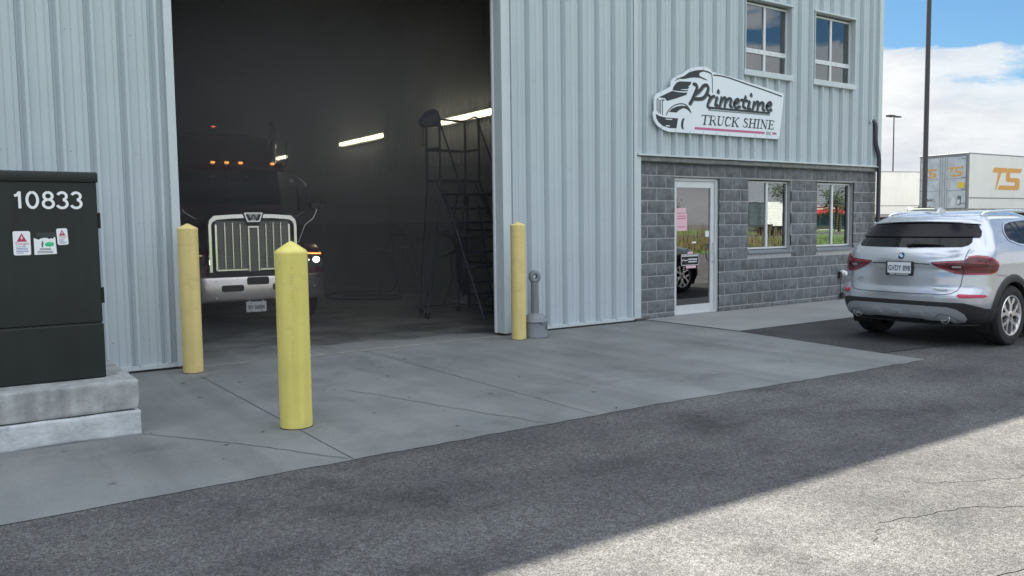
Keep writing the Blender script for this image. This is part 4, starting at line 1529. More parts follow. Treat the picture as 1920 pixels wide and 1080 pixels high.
# hood
b = MB()
prof = lambda s, y: [(-1.0 * s, y, .95), (-.92 * s, y, 1.45 + .1 * (y / 2)), (-.80 * s, y, 1.66 + .12 * (y / 2)), (-.58 * s, y, 1.775 + .14 * (y / 2)), (-.22, y, 1.81 + .15 * (y / 2)), (.22, y, 1.81 + .15 * (y / 2)), (.58 * s, y, 1.775 + .14 * (y / 2)), (.80 * s, y, 1.66 + .12 * (y / 2)), (.92 * s, y, 1.45 + .1 * (y / 2)), (1.0 * s, y, .95)]
rows = []
for y, s in ((.13, .70), (.16, .735), (.28, .77), (.7, .84), (1.2, .93), (1.8, 1.02), (2.1, 1.06)):
    rows.append(prof(s, y))
b.grid(rows)
b.build('hood', M_TRUCK, TR, angle=50)
# fenders with the wheels under them
for sd in (-1, 1):
    b = MB()
    rows = []
    for y, z0, z1, xo in ((.18, .80, 1.16, 1.02), (.24, .80, 1.20, 1.14), (.40, .80, 1.25, 1.20), (.62, 1.04, 1.29, 1.22), (.95, 1.15, 1.31, 1.23), (1.3, 1.10, 1.30, 1.23), (1.6, .85, 1.26, 1.22), (1.85, .6, 1.22, 1.2)):
        rows.append([(sd * .60, y, z1 - .02), (sd * .80, y, z1), (sd * (xo - .08), y, z1 - .02), (sd * xo, y, z1 - .10), (sd * xo, y, z0), (sd * (xo - .06), y + .02, z0)])
    b.grid(rows)
    b.face([rows[0][k] for k in range(6)] + [(sd * .60, .18, .80)])
    b.build('fender', M_TRUCK, TR, angle=40)
    b = MB()
    b.prism([(sd * .74, .93), (sd * 1.10, .90), (sd * 1.13, 1.00), (sd * 1.10, 1.09), (sd * .80, 1.14), (sd * .74, 1.08)], F(.175), -.05, .01)
    hb = b.build('headlight', M_TBLACK, TR, angle=25)
    b = MB()
    b.sphere((sd * .86, .160, 1.02), .045, sc=(1, .5, 1))
    b.build('lens', M_CHROME, hb)
    b = MB()
    b.sphere((sd * 1.02, .160, 1.025), .055 if sd > 0 else .05, sc=(1, .5, .85))
    b.build('lens', M_HEAD, hb)
    b = MB()
    b.box(sd * .93 - .17, sd * .93 + .17, .150, .17, 1.118, 1.14, bev=.004, M=Matrix.Translation((sd * .93, 0, 1.13)) @ Matrix.Rotation(sd * R_(2), 4, 'Y') @ Matrix.Translation((-sd * .93, 0, -1.13)))
    b.build('turn_signal', M_AMBER if sd > 0 else M_CHROME, hb, angle=20)
    b = MB()
    Mw = Matrix.Translation((sd * 1.02, 1.05, .52)) @ Matrix.Rotation(R_(90), 4, 'Y')
    b.lathe([(.28, -.12), (.42, -.145), (.49, -.13), (.515, -.09), (.515, .09), (.49, .13), (.42, .145), (.28, .12)], seg=32, M=Mw)
    wh = b.build('wheel', M_RUBBER, TR, angle=40)
    b = MB()
    b.lathe([(.28, -.10), (.26, -.05), (.12, -.02), (.10, .05), (.001, .06)], seg=24, M=Mw)
    b.lathe([(.28, .10), (.26, .05), (.12, .02), (.10, .12), (.001, .13)], seg=24, M=Mw)
    b.build('rim', M_BRUSHED, wh, angle=40)
    # hood mirror on a curved arm
    b = MB()
    b.tube([(sd * .86, .62, 1.30), (sd * .92, .60, 1.46), (sd * .97, .58, 1.60), (sd * 1.10, .56, 1.70), (sd * 1.16, .55, 1.82), (sd * 1.16, .55, 1.90)], .012, 8)
    b.tube([(sd * .78, .45, 1.70), (sd * .94, .5, 1.80), (sd * .97, .52, 1.86)], .010, 8)
    hm = b.build('hood_mirror_arm', M_CHROME, TR, angle=60)
    b = MB()
    b.box(sd * 1.16 - .12, sd * 1.16 + .12, .50, .62, 1.86, 1.98, bev=.045, seg=3)
    b.build('hood_mirror', M_TBLACK, hm, angle=50)
    # big side mirror
    b = MB()
    b.tube([(sd * 1.0, 2.05, 2.52), (sd * 1.10, 1.95, 2.54), (sd * 1.25, 1.88, 2.46), (sd * 1.36, 1.86, 2.34), (sd * 1.37, 1.86, 2.28)], .016, 8)
    b.tube([(sd * 1.05, 2.0, 1.80), (sd * 1.2, 1.92, 1.76), (sd * 1.36, 1.86, 1.86)], .014, 8)
    ma = b.build('mirror_arm', M_BRUSHED, TR, angle=60)
    b = MB()
    b.box(sd * 1.30 - .10, sd * 1.30 + .10, 1.80, 1.90, 1.86, 2.30, bev=.03, seg=2)
    b.build('mirror', M_TBLACK, ma, angle=50)
    if sd > 0:
        b = MB()
        b.box(sd * 1.12 - .045, sd * 1.12 + .045, 1.90, 1.94, 2.36, 2.44, bev=.01)
        b.build('side_lamp', mat('pale_lens', (.5, .5, .48), .4), ma)
# cab
b = MB()
def cabrow(y, z, hw, r=.16):
    return [(-hw, y + r * 2, z), (-hw, y + r, z), (-hw + r * .6, y + r * .12, z), (-hw * .5, y - .03, z), (0, y - .05, z), (hw * .5, y - .03, z), (hw - r * .6, y + r * .12, z), (hw, y + r, z), (hw, y + r * 2, z), (hw, 4.6, z), (-hw, 4.6, z)]
rows = [cabrow(1.90, 1.0, 1.03), cabrow(1.90, 1.85, 1.03), cabrow(1.98, 2.0, 1.02), cabrow(2.22, 2.66, .96), cabrow(2.24, 2.72, .96), cabrow(2.55, 3.10, .95), cabrow(2.75, 3.24, .93), cabrow(3.05, 3.32, .80)]
vr = b.grid(rows, closed=True)
b.bm.faces.new(vr[-1])
b.build('cab', M_TRUCK, TR, angle=40)
b = MB()
for x0, x1 in ((-.94, -.02), (.02, .94)):
    n = 8
    b.grid([[(x0 + (x1 - x0) * k / n, 1.985 + (z - 2.0) * .36 - .055 * (1 - ((x0 + (x1 - x0) * k / n) / 1.0) ** 2) + .15 * max(0, abs(x0 + (x1 - x0) * k / n) - .78), z) for k in range(n + 1)] for z in (1.97, 2.3, 2.60)])
b.build('windshield', M_TRUCKDARK, TR, angle=60)
b = MB()
rows = []
for x in np.linspace(-.99, .99, 13):
    e = .25 * max(0, abs(x) - .7)
    rows.append([(x, 2.02 + e, 2.73), (x, 1.93 + e, 2.68), (x, 1.86 + e, 2.58), (x, 1.88 + e, 2.56), (x, 1.97 + e, 2.64)])
b.grid(rows)
b.build('sun_visor', M_TRUCK, TR, angle=50)
for x in (-.86, -.235, 0, .235, .80):
    b = MB()
    b.box(x - .035, x + .035, 1.925 + .25 * max(0, abs(x) - .7), 1.965 + .25 * max(0, abs(x) - .7), 2.69, 2.725, bev=.01)
    b.build('marker_lamp', M_AMBER, TR)
for x, dx in ((-.22, .06), (.35, .035)):
    b = MB()
    b.box(x - dx, x + dx, 2.055, 2.06, 2.44, 2.50)
    b.build('windshield_sticker', mat('sticker_grey', (.09, .10, .11), .6), TR, angle=0)
b = MB()
b.box(-.12, .05, 2.9, 2.98, 3.36, 3.46, bev=.02)
rl_ = b.build('roof_beacon', M_TBLACK, TR)
b = MB()
b.box(-.06, .0, 2.885, 2.898, 3.42, 3.445)
b.build('beacon_lens', M_REDLAMP, rl_)
b = MB()
b.tube([(1.10, 3.10, .9), (1.10, 3.10, 3.42), (1.10, 3.14, 3.52), (1.10, 3.23, 3.58)], .055, 16)
b.build('exhaust_stack', M_CHROME, TR, angle=50)
b = MB()
b.tube([(1.02, 2.1, 2.64), (1.05, 1.95, 2.70), (1.05, 1.95, 3.1)], [.012, .01, .004], 6)
b.build('aerial', M_TBLACK, TR)
b = MB()
b.box(-1.2, 1.2, 4.7, 9.5, .55, .95)
b.box(-.5, .5, .1, 5, .45, .8)
b.build('chassis', M_TBLACK, TR, angle=0)
for sd in (-1, 1):
    for y in (6.8, 8.1):
        b = MB()
        b.lathe([(.28, -.2), (.48, -.22), (.515, -.18), (.515, .18), (.48, .22), (.28, .2), (.001, .1)], seg=28, M=Matrix.Translation((sd * .95, y, .515)) @ Matrix.Rotation(R_(90), 4, 'Y'))
        b.build('wheel', M_RUBBER, TR, angle=40)
b = MB()
b.box(-.155, .155, .02, .026, .235, .395, bev=.002)
for x in (-.10, .10):
    b.box(x - .01, x + .01, .026, .1, .36, .44)
pl = b.build('licence_plate', mat('plate_white', (.72, .73, .74), .5), TR, angle=20)
b = MB()
b.text("BV·36884", .098, (0, .0185, .275), (1, 0, 0), (0, 0, 1), bold=.002, align='CENTER', sx=.66)
for x, z in ((-.085, .378), (.085, .378), (-.085, .25), (.085, .25)):
    b.box(x - .009, x + .009, .0175, .0195, z - .007, z + .007)
b.build('plate_number', mat('plate_ink', (.02, .03, .06), .5), pl, angle=0)

# --------------------------------------------------------------- rolling platform ladder
RL = thing('rolling_ladder', 'tall blue rolling platform ladder with guard rails inside the bay', 'ladder', (7.3, 11.6, .006))
xl, xr_, yf_, yb_, zp = 6.93, 7.70, 12.10, 12.55, 2.33
b = MB()
b.box(xl - .02, xr_ + .02, yf_, yb_ + .02, zp - .035, zp)
b.build('platform', M_STEEL_BLUE, RL, world=True, angle=0)
b = MB()
T = lambda pts, r=.021: b.tube(pts, r, 8)
T([(xl, yf_, zp), (xl, yf_, 3.34), (xl, yf_ + .05, 3.40), (xl, yb_, 3.38), (xl, yb_, zp - .03)])
T([(xr_, yf_, zp), (xr_, yf_, 3.36), (xr_ - .03, yf_ + .06, 3.41), (xr_, yb_, 3.38), (xr_, yb_, zp - .03)])
T([(xl, yb_, 3.38), (xr_, yb_, 3.37)])
T([(xl, yb_ + .02, 2.85), (xr_, yb_ + .02, 2.85)], .024)
T([(xl, yf_, 2.85), (xl, yb_, 2.85)], .02)
T([(xr_, yf_, 2.85), (xr_, yb_, 2.85)], .02)
b.build('guard_rail', M_STEEL_BLUE, RL, world=True, angle=60)
run = .135
for sd, x in ((-1, xl), (1, xr_)):
    b = MB()
    b.tube([(x, yf_, zp - .02), (x, yf_ - run * 9.6, 0.09)], .024, 8)
    b.tube([(x + .09, yf_ + .28, zp - .03), (x + .09, yf_ - run * 4, 1.25)], .016, 8)
    b.build('stringer', M_STEEL_BLUE, RL, world=True, angle=60)
    b = MB()
    b.tube([(x, yf_, 3.28), (x, yf_ - run * 4.2, 2.33), (x, yf_ - run * 4.5, 2.16), (x, yf_ - run * 3.6, 1.85), (x, yf_ - run * 3.0, 1.66)], .015, 8)
    b.build('hand_rail', M_STEEL_BLUE, RL, world=True, angle=60)
    b = MB()
    b.tube([(x, yf_ + .03, 1.9), (x + sd * .28, yf_ + .03, .10)], .018, 8)
    b.tube([(x, yb_, zp), (x, yb_ + .32, .10)], .018, 8)
    b.build('leg', M_STEEL_BLUE, RL, world=True, angle=60)
    for (cx_, cy_) in ((x + sd * .28, yf_ + .03), (x, yb_ + .32)):
        b = MB()
        b.lathe([(.02, -.02), (.055, -.02), (.06, 0), (.055, .02), (.02, .02)], seg=16, M=Matrix.Translation((cx_, cy_, .062)) @ Matrix.Rotation(R_(90), 4, 'Y'))
        b.build('caster', M_RUBBER, RL, world=True)
for k in range(1, 10):
    b = MB()
    b.box(xl + .01, xr_ - .01, yf_ - run * k - .09, yf_ - run * k + .09, zp - .236 * k - .038, zp - .236 * k, bev=.005)
    b.build('step', M_STEEL_BLUE, RL, world=True, angle=20)
b = MB()
b.tube([(xl - .28, yf_ + .03, .14), (xl, yb_ + .32, .14), (xr_, yb_ + .32, .14), (xr_ + .28, yf_ + .03, .14)], .016, 8)
b.build('base_frame', M_STEEL_BLUE, RL, world=True, angle=60)

WL = thing('work_light', 'dark work light tilted down on the rolling ladder rail', 'lamp', (6.78, 12.2, 3.2))
b = MB()
Mx = Matrix.Translation((6.80, 12.25, 3.30)) @ Matrix.Rotation(R_(-20), 4, 'Y')
b.lathe([(.001, .16), (.06, .15), (.095, .10), (.11, -.02), (.15, -.14), (.16, -.16), (.145, -.15), (.10, -.03)], seg=20, M=Mx @ Matrix.Rotation(R_(-90), 4, 'Y'))
b.build('reflector', M_GALV, WL, world=True, angle=50)
b = MB()
b.tube([(6.93, 12.12, 3.36), (6.90, 12.16, 3.44), (6.82, 12.2, 3.455), (6.74, 12.24, 3.42), (6.71, 12.25, 3.34)], .022, 8)
b.build('bracket', M_STEEL_BLUE, WL, world=True, angle=60)
b = MB()
b.tube([(6.76, 12.36, 3.20), (6.765, 12.38, 2.98), (6.78, 12.4, 2.88)], [.02, .02, .016], 8)
b.build('grip', mat('dusty_grip', (.22, .22, .17), .6), WL, world=True, angle=60)

RK = thing('shelving_unit', 'dark shelving unit against the bay wall behind the rolling ladder', 'shelf', (8.5, 12.8, .006))
b = MB()
for x in (8.22, 8.84):
    for y in (12.25, 13.35):
        b.box(x - .025, x + .025, y - .025, y + .025, .006, 2.15)
b.build('post', M_STEEL_BLUE, RK, world=True, angle=0)
for z in (.25, .85, 1.45, 2.10):
    b = MB()
    b.box(8.20, 8.86, 12.22, 13.38, z, z + .04)
    b.build('shelf_board', M_STEEL_BLUE, RK, world=True, angle=0)
b = MB()
b.box(8.80, 8.815, 12.28, 13.32, .30, 2.09)
b.box(8.26, 8.79, 12.28, 12.30, .30, 2.09)
b.build('back_panel', M_TBLACK, RK, world=True, angle=0)

# --------------------------------------------------------------- stepladder by the wall
SL = thing('stepladder', 'small open stepladder standing by the back of the bay wall', 'stepladder', (8.45, 16.3, .006))
sx0, sx1 = 8.12, 8.62
b = MB()
for x, o_ in ((sx0, .10), (sx1, -.10)):
    b.tube([(x, 16.0, .0), (x + o_, 16.5, 1.38)], .022, 6)
b.build('front_rail', M_GALV, SL, world=True, angle=60)
b = MB()
for x, o_ in ((sx0, .12), (sx1 + .1, -.2)):
    b.tube([(x, 17.05, .0), (x + o_, 16.55, 1.36)], .016, 6)
b.build('rear_leg', M_GALV, SL, world=True, angle=60)
for k in range(4):
    f = (k + 1) / 5
    b = MB()
    b.box(sx0 + .1 * f, sx1 - .1 * f, 16.0 + .5 * f - .04, 16.0 + .5 * f + .05, 1.38 * f - .012, 1.38 * f + .012)
    b.build('step', M_GALV, SL, world=True, angle=0)
b = MB()
b.box(sx0 + .08, sx1 - .08, 16.40, 16.66, 1.36, 1.40, bev=.01)
b.build('top_cap', M_TBLACK, SL, world=True)
b = MB()
b.tube([(sx0 + .1, 16.5, 1.40), (sx0 + .15, 16.5, 1.52), (8.37, 16.5, 1.56), (sx1 - .15, 16.5, 1.52), (sx1 - .1, 16.5, 1.40)], .014, 6)
b.build('hand_loop', M_GALV, SL, world=True, angle=60)

SH = thing('wall_shelf', 'short pale shelf fixed low on the bay wall', 'shelf', (8.9, 19.0, 1.0))
b = MB()
b.box(8.70, 8.96, 17.9, 19.6, .98, 1.02, bev=.006)
b.build('board', mat('shelf_grey', (.22, .23, .23), .6), SH, world=True)
for y in (18.0, 19.4):
    b = MB()
    b.prism([(8.72, .98), (8.955, .98), (8.955, .78)], lambda a, c, d: (a, y + d, c), 0, .02)
    b.build('bracket', M_GALV, SH, world=True)
b = MB()
P = [(8.86, 17.75, 1.15), (8.84, 17.74, .95), (8.82, 17.70, .7), (8.80, 17.55, .45), (8.80, 17.5, .25), (8.72, 17.6, .06), (8.4, 17.9, .03), (7.9, 18.2, .03), (7.3, 17.9, .03), (6.9, 17.0, .03), (7.2, 16.2, .03), (7.9, 15.9, .03), (8.3, 16.5, .03), (7.9, 17.2, .03), (7.2, 17.1, .03)]
Q = []
for k in range(len(P) - 1):
    p0, p1, p2, p3 = (Vector(P[max(k - 1, 0)]), Vector(P[k]), Vector(P[k + 1]), Vector(P[min(k + 2, len(P) - 1)]))
    for j in range(6):
        u = j / 6
        Q.append(0.5 * (2 * p1 + (p2 - p0) * u + (2 * p0 - 5 * p1 + 4 * p2 - p3) * u * u + (3 * p1 - p0 - 3 * p2 + p3) * u ** 3))
b.tube(Q, .022, 8)
HO = b.build('hose', M_HOSE, angle=60)
tag(HO, 'dark hose hanging from the bay wall and coiled on the wet floor', 'hose')


# --------------------------------------------------------------- the worker: one skinned body, hood and boots as children
def skin_obj(name, nodes, edges, m, parent=None, levels=2, loc=(0, 0, 0)):
    me = bpy.data.meshes.new(name)
    me.from_pydata([n[0] for n in nodes], edges, [])
    o = bpy.data.objects.new(name, me)
    COL.objects.link(o)
    bpy.context.view_layer.objects.active = o
    sk = o.modifiers.new("s", 'SKIN')
    sk.use_smooth_shade = True
    if not me.skin_vertices:
        bm2 = bmesh.new()
        bm2.from_mesh(me)
        bm2.verts.layers.skin.verify()
        bm2.to_mesh(me)
        bm2.free()
    for k, n in enumerate(nodes):
        r = n[1]
        me.skin_vertices[0].data[k].radius = (r, r) if isinstance(r, (int, float)) else r
        me.skin_vertices[0].data[k].use_root = (k == 0)
    ss = o.modifiers.new("u", 'SUBSURF')
    ss.levels = ss.render_levels = levels
    bpy.context.view_layer.update()
    me2 = bpy.data.meshes.new_from_object(o.evaluated_get(bpy.context.evaluated_depsgraph_get()))
    o.modifiers.clear()
    o.data = me2
    me2.name = name
    me2.materials.clear()
    me2.materials.append(m)
    me2.polygons.foreach_set('use_smooth', [True] * len(me2.polygons))
    o.location = loc
    if parent:
        o.parent = parent
    return o


# facing -X, left arm reaching forward holding the wand, right arm bent
bn = [((0, 0, .92), (.15, .17)), ((0, 0, 1.10), (.13, .155)), ((-.03, 0, 1.30), (.14, .18)), ((-.04, 0, 1.40), (.10, .13)), ((-.06, 0, 1.47), .055), ((-.08, 0, 1.56), (.085, .075)), ((-.085, 0, 1.64), (.095, .08)), ((-.08, 0, 1.71), .055),
      ((0.0, -.10, .86), .10), ((-.06, -.12, .50), .075), ((.03, -.13, .10), .052), ((-.08, -.14, .05), (.05, .04)), ((-.17, -.15, .035), (.045, .03)),
      ((0.0, .10, .86), .10), ((.02, .12, .50), .075), ((.16, .13, .11), .052), ((.06, .14, .05), (.05, .04)), ((-.03, .15, .035), (.045, .03)),
      ((-.05, -.20, 1.36), .065), ((-.30, -.24, 1.33), .052), ((-.55, -.22, 1.40), .036), ((-.63, -.22, 1.41), (.04, .025)),
      ((-.04, .20, 1.36), .065), ((.02, .25, 1.08), .052), ((-.22, .20, .98), .036), ((-.30, .18, .98), (.04, .025))]
be = [(0, 1), (1, 2), (2, 3), (3, 4), (4, 5), (5, 6), (6, 7), (0, 8), (8, 9), (9, 10), (10, 11), (11, 12), (0, 13), (13, 14), (14, 15), (15, 16), (16, 17), (3, 18), (18, 19), (19, 20), (20, 21), (3, 22), (22, 23), (23, 24), (24, 25)]
PX, PY = 8.25, 13.60
fing = []
for (hx, hy, hz, sgn) in ((-.65, -.22, 1.41, -1), (-.32, .18, .98, 1)):
    hk = 21 if sgn < 0 else 25
    for q in range(4):
        y = hy + (q - 1.5) * .019
        ln = (.055, .065, .060, .048)[q]
        n0 = len(bn)
        bn += [((hx - .015, y, hz), .009), ((hx - .02 - ln * .6, y, hz - .012), .008), ((hx - .015 - ln * .7, y, hz - .045), .007)]
        be += [(hk, n0), (n0, n0 + 1), (n0 + 1, n0 + 2)]
    n0 = len(bn)
    bn += [((hx + .03, hy + .035, hz - .005), .010), ((hx - .01, hy + .045, hz - .03), .008)]
    be += [(hk, n0), (n0, n0 + 1)]
PR = thing('person', 'person in dark rain gear reaching out one arm behind the rolling ladder', 'person', (PX, PY, .008))
skin_obj('body', bn, be, M_RAIN, PR)
b = MB()
b.sphere((-.165, 0, 1.60), .055, sc=(.5, .95, 1.25))
b.sphere((-.195, 0, 1.60), .014, sc=(1, .8, 1.4))
b.sphere((-.188, -.025, 1.625), .008)
b.sphere((-.188, .025, 1.625), .008)
b.build('face', M_SKIN, PR)
for y, x in ((-.145, -.10), (.145, .05)):
    b = MB()
    b.sphere((x, y, .055), .06, sc=(2.2, .85, .85))
    b.tube([(x + .09, y, .06), (x + .10, y, .22)], .062, 12)
    b.build('boot', M_BOOT, PR, angle=60)
b = MB()
b.tube([(PX - .45, PY - .22, 1.46), (PX - .72, PY - .22, 1.40), (PX - 1.15, PY - .24, 1.30)], .012, 8)
b.tube([(PX - .45, PY - .22, 1.46), (PX - .30, PY - .30, 1.25), (PX - .42, PY - .26, .9), (PX - .35, PY - .2, .55), (PX - .55, PY - .2, .06), (PX - .9, PY + .4, .03)], .012, 8)
tag(b.build('spray_wand', M_HOSE, angle=60), 'dark spray wand and hose held by the person in rain gear', 'spray wand')

# ================================================================== the silver car (local: x forward from the tail, z up)
CAR = thing('parked_car', 'silver SUV with red tail lights parked facing away in front of the block office', 'car', (9.78, 5.75, 0.006), 0)
M_SILVER = mat('silver_paint', (0.54, 0.565, 0.61), 0.20, 0.6, coat=0.7, var=0.03)
M_CLAD = mat('black_cladding', (0.022, 0.022, 0.024), 0.55)
M_SKID = mat('skid_silver', (0.44, 0.46, 0.49), 0.38, 0.5)
M_CARGLASS = mat('car_glass', (0.010, 0.012, 0.014), 0.04, spec=0.22)
M_GLOSSB = mat('gloss_black', (0.010, 0.009, 0.014), 0.18, spec=0.2)
M_TAIL = mat('tail_red', (0.095, 0.004, 0.011), 0.10, coat=0.3)
M_TAILHI = mat('tail_bright', (0.34, 0.010, 0.035), 0.15, coat=1.0)
M_TAILDK = mat('tail_dark', (0.05, 0.004, 0.010), 0.12, coat=1.0)
M_REFL = mat('reflector_red', (0.50, 0.015, 0.09), 0.25, coat=0.6)
M_SATIN = mat('satin_trim', (0.75, 0.78, 0.82), 0.25, 0.8)
M_RIM = mat('machined_rim', (0.75, 0.75, 0.76), 0.25, 0.85)
M_RIMDK = mat('dark_rim', (0.02, 0.021, 0.023), 0.4)
M_GAP = mat('panel_gap', (0.03, 0.033, 0.04), 0.8)  # real joints, also the painted shade of tailgate crease and handle recess
M_BADGEBLUE = mat('badge_blue', (0.03, 0.17, 0.5), 0.3)

KZ = np.array([.26, .30, .36, .45, .55, .62, .68, .74, .85, .95, 1.00, 1.04, 1.10, 1.16, 1.215, 1.30, 1.42, 1.50, 1.545, 1.58, 1.615, 1.64, 1.655, 1.664])
KR = np.array([.20, .10, .045, .015, .0, .0, .022, .05, .062, .075, .070, .080, .105, .145, .20, .285, .395, .455, .49, .56, .74, 1.00, 1.30, 1.7])
KW = np.array([.84, .875, .905, .925, .938, .943, .944, .944, .943, .943, .945, .940, .928, .912, .885, .835, .765, .712, .682, .64, .565, .47, .36, .18])
KF = np.array([4.45, 4.55, 4.64, 4.69, 4.70, 4.70, 4.69, 4.67, 4.62, 4.48, 4.25, 3.95, 3.60, 3.42, 3.32, 3.12, 2.85, 2.62, 2.48, 2.36, 2.22, 2.08, 1.98, 1.9])
KA = np.array([.55, .55, .55, .55, .55, .55, .55, .55, .55, .55, .55, .54, .52, .50, .48, .46, .44, .42, .42, .45, .5, .5, .5, .15])


def smooth_interp(z, K):
    # monotone cubic
    x = KZ
    h = np.diff(x)
    d = np.diff(K) / h
    mm = np.zeros_like(K)
    mm[1:-1] = np.where(d[:-1] * d[1:] > 0, 2 * d[:-1] * d[1:] / (d[:-1] + d[1:] + 1e-12), 0)
    mm[0], mm[-1] = d[0], d[-1]
    z = min(max(z, x[0]), x[-1])
    k = min(np.searchsorted(x, z, side='right') - 1, len(x) - 2)
    t = (z - x[k]) / h[k]
    return ((2 * t ** 3 - 3 * t ** 2 + 1) * K[k] + (t ** 3 - 2 * t ** 2 + t) * h[k] * mm[k] + (-2 * t ** 3 + 3 * t ** 2) * K[k + 1] + (t ** 3 - t ** 2) * h[k] * mm[k + 1])


_oc = {}
NR, NS, NF = 44, 40, 22


def outline(z):
    """half outline (y>=0) from tail centre round to nose centre"""
    key = round(z, 5)
    if key in _oc:
        return _oc[key]
    xr, w, xf, a = (float(smooth_interp(z, K)) for K in (KR, KW, KF, KA))
    a = min(a, (xf - xr) * .4)
    af = min(.85, (xf - xr) * .45)
    n = 2.9
    P = []
    for k in range(NR):
        th = (k / (NR - 1)) * math.pi / 2
        c, s_ = math.cos(th), math.sin(th)
        P.append((xr + a - a * max(c, 0) ** (2 / n), w * max(s_, 0) ** (2 / n)))
    for k in range(1, NS):
        P.append((xr + a + (xf - af - xr - a) * k / NS, w))
    for k in range(NF):
        th = (k / (NF - 1)) * math.pi / 2
        P.append((xf - af + af * math.sin(th) ** (2 / 2.3), w * max(math.cos(th), 0) ** (2 / 2.3)))
    P = np.array(P)
    sl = np.concatenate([[0], np.cumsum(np.linalg.norm(np.diff(P, axis=0), axis=1))])
    _oc[key] = (P, sl)
    return _oc[key]


def arc(s, z, off=0.0):
    """point at arc length s from the tail centre (negative = other side), pushed out by off"""
    sg = -1 if s < 0 else 1
    P, sl = outline(z)
    s_ = abs(s)
    x, y = np.interp(s_, sl, P[:, 0]), np.interp(s_, sl, P[:, 1])
    x2, y2 = np.interp(s_ + .02, sl, P[:, 0]), np.interp(s_ + .02, sl, P[:, 1])
    x1, y1 = np.interp(max(s_ - .02, 0), sl, P[:, 0]), np.interp(max(s_ - .02, 0), sl, P[:, 1])
    t = np.array([x2 - x1, y2 - y1])
    t /= np.linalg.norm(t) + 1e-9
    return Vector((x - t[1] * off, sg * (y + t[0] * off) if s_ > .02 else sg * y, z))


def side(x, z, sg=1, off=0.0):
    P, sl = outline(z)
    n = NR + NS
    y = np.interp(x, P[:n, 0], P[:n, 1])
    return Vector((x, sg * (y + off), z))


def s_of_x(x, z):
    P, sl = outline(z)
    n = NR + NS
    return float(np.interp(x, P[:n, 0], sl[:n]))


ZL = sorted(set([round(float(v), 4) for v in np.concatenate([np.linspace(.26, 1.545, 70), np.linspace(1.55, 1.664, 16)])]))
WHX, WHZ, WHR = (.93, 3.795), .37, .44
b = MB()
rows = []
for z in ZL:
    P, _ = outline(z)
    rows.append([(x, -y, z) for x, y in P] + [(x, y, z) for x, y in P[-2:0:-1]])
vr = b.grid(rows, closed=True)
bmesh.ops.remove_doubles(b.bm, verts=b.bm.verts, dist=.0004)
top = [e for e in b.bm.edges if e.is_boundary and all(v.co.z > 1.66 for v in e.verts)]
bmesh.ops.contextual_create(b.bm, geom=top)
dl = []
for f in b.bm.faces:
    c = f.calc_center_median()
    if c.z < .95 and abs(c.y) > .72 and any((c.x - wx) ** 2 + (c.z - WHZ) ** 2 < WHR ** 2 for wx in WHX):
        dl.append(f)
bmesh.ops.delete(b.bm, geom=dl, context='FACES')
BODY = b.build('body', M_SILVER, CAR, angle=60)
b = MB()
b.box(.3, 4.5, -.68, .68, .27, .5)
for wx in WHX:
    for sg in (-1, 1):
        rows = []
        for k in range(17):
            a = R_(-25 + 230 * k / 16)
            rows.append([(wx + (WHR + .02) * math.cos(a), sg * y, WHZ + (WHR + .02) * math.sin(a)) for y in (.62, .90)])
        b.grid(rows)
        b.box(wx - .42, wx + .42, sg * .60 - .01, sg * .60 + .01, .24, .80)
b.build('underbody', M_TBLACK, CAR, angle=30)


def patch(poly, mapper, m, name, parent=CAR, step=.035, depth=.012, mats=None, angle=60):
    """a polygon drawn on the body's own surface, given a small thickness"""
    bb = MB()
    bm = bb.bm
    vs = [bm.verts.new((p[0], p[1], 0)) for p in poly]
    bm.faces.new(vs)
    bmesh.ops.triangulate(bm, faces=bm.faces[:], ngon_method='EAR_CLIP')
    for _ in range(7):
        es = [e for e in bm.edges if e.calc_length() > step]
        if not es:
            break
        bmesh.ops.subdivide_edges(bm, edges=es, cuts=1)
        bmesh.ops.triangulate(bm, faces=[f for f in bm.faces if len(f.verts) > 3])
    rim = [e for e in bm.edges if e.is_boundary]
    uv = {v: (v.co.x, v.co.y) for v in bm.verts}
    ex = bmesh.ops.extrude_edge_only(bm, edges=rim)
    newv = [g for g in ex['geom'] if isinstance(g, bmesh.types.BMVert)]
    rimv = {(round(v.co.x, 6), round(v.co.y, 6)): v for v in uv}
    low = {}
    for v in newv:
        low[v] = (v.co.x, v.co.y)
    for v, (p, q) in uv.items():
        v.co = mapper(p, q, 0)
    for v, (p, q) in low.items():
        v.co = mapper(p, q, -depth)
    return bb.build(name, mats or m, parent, angle=angle)


def arcmap(off, sg=1):
    return lambda s, z, d: arc(sg * s, z, off + d)


def sidemap(off, sg):
    return lambda x, z, d: side(x, z, sg, off + d)


def seam(pts, w, mapper, name='panel_gap', m=None, parent=BODY, n=10, wide=None):
    bb = MB()
    P = []
    for a, c in zip(pts[:-1], pts[1:]):
        for k in range(n):
            t = k / n
            P.append((a[0] + (c[0] - a[0]) * t, a[1] + (c[1] - a[1]) * t))
    P.append(pts[-1])
    bb.stroke(P, w, lambda a, c, d: mapper(a, c, 0), 0, 0, cap=0)
    return bb.build(name, m or M_GAP, parent, angle=60)


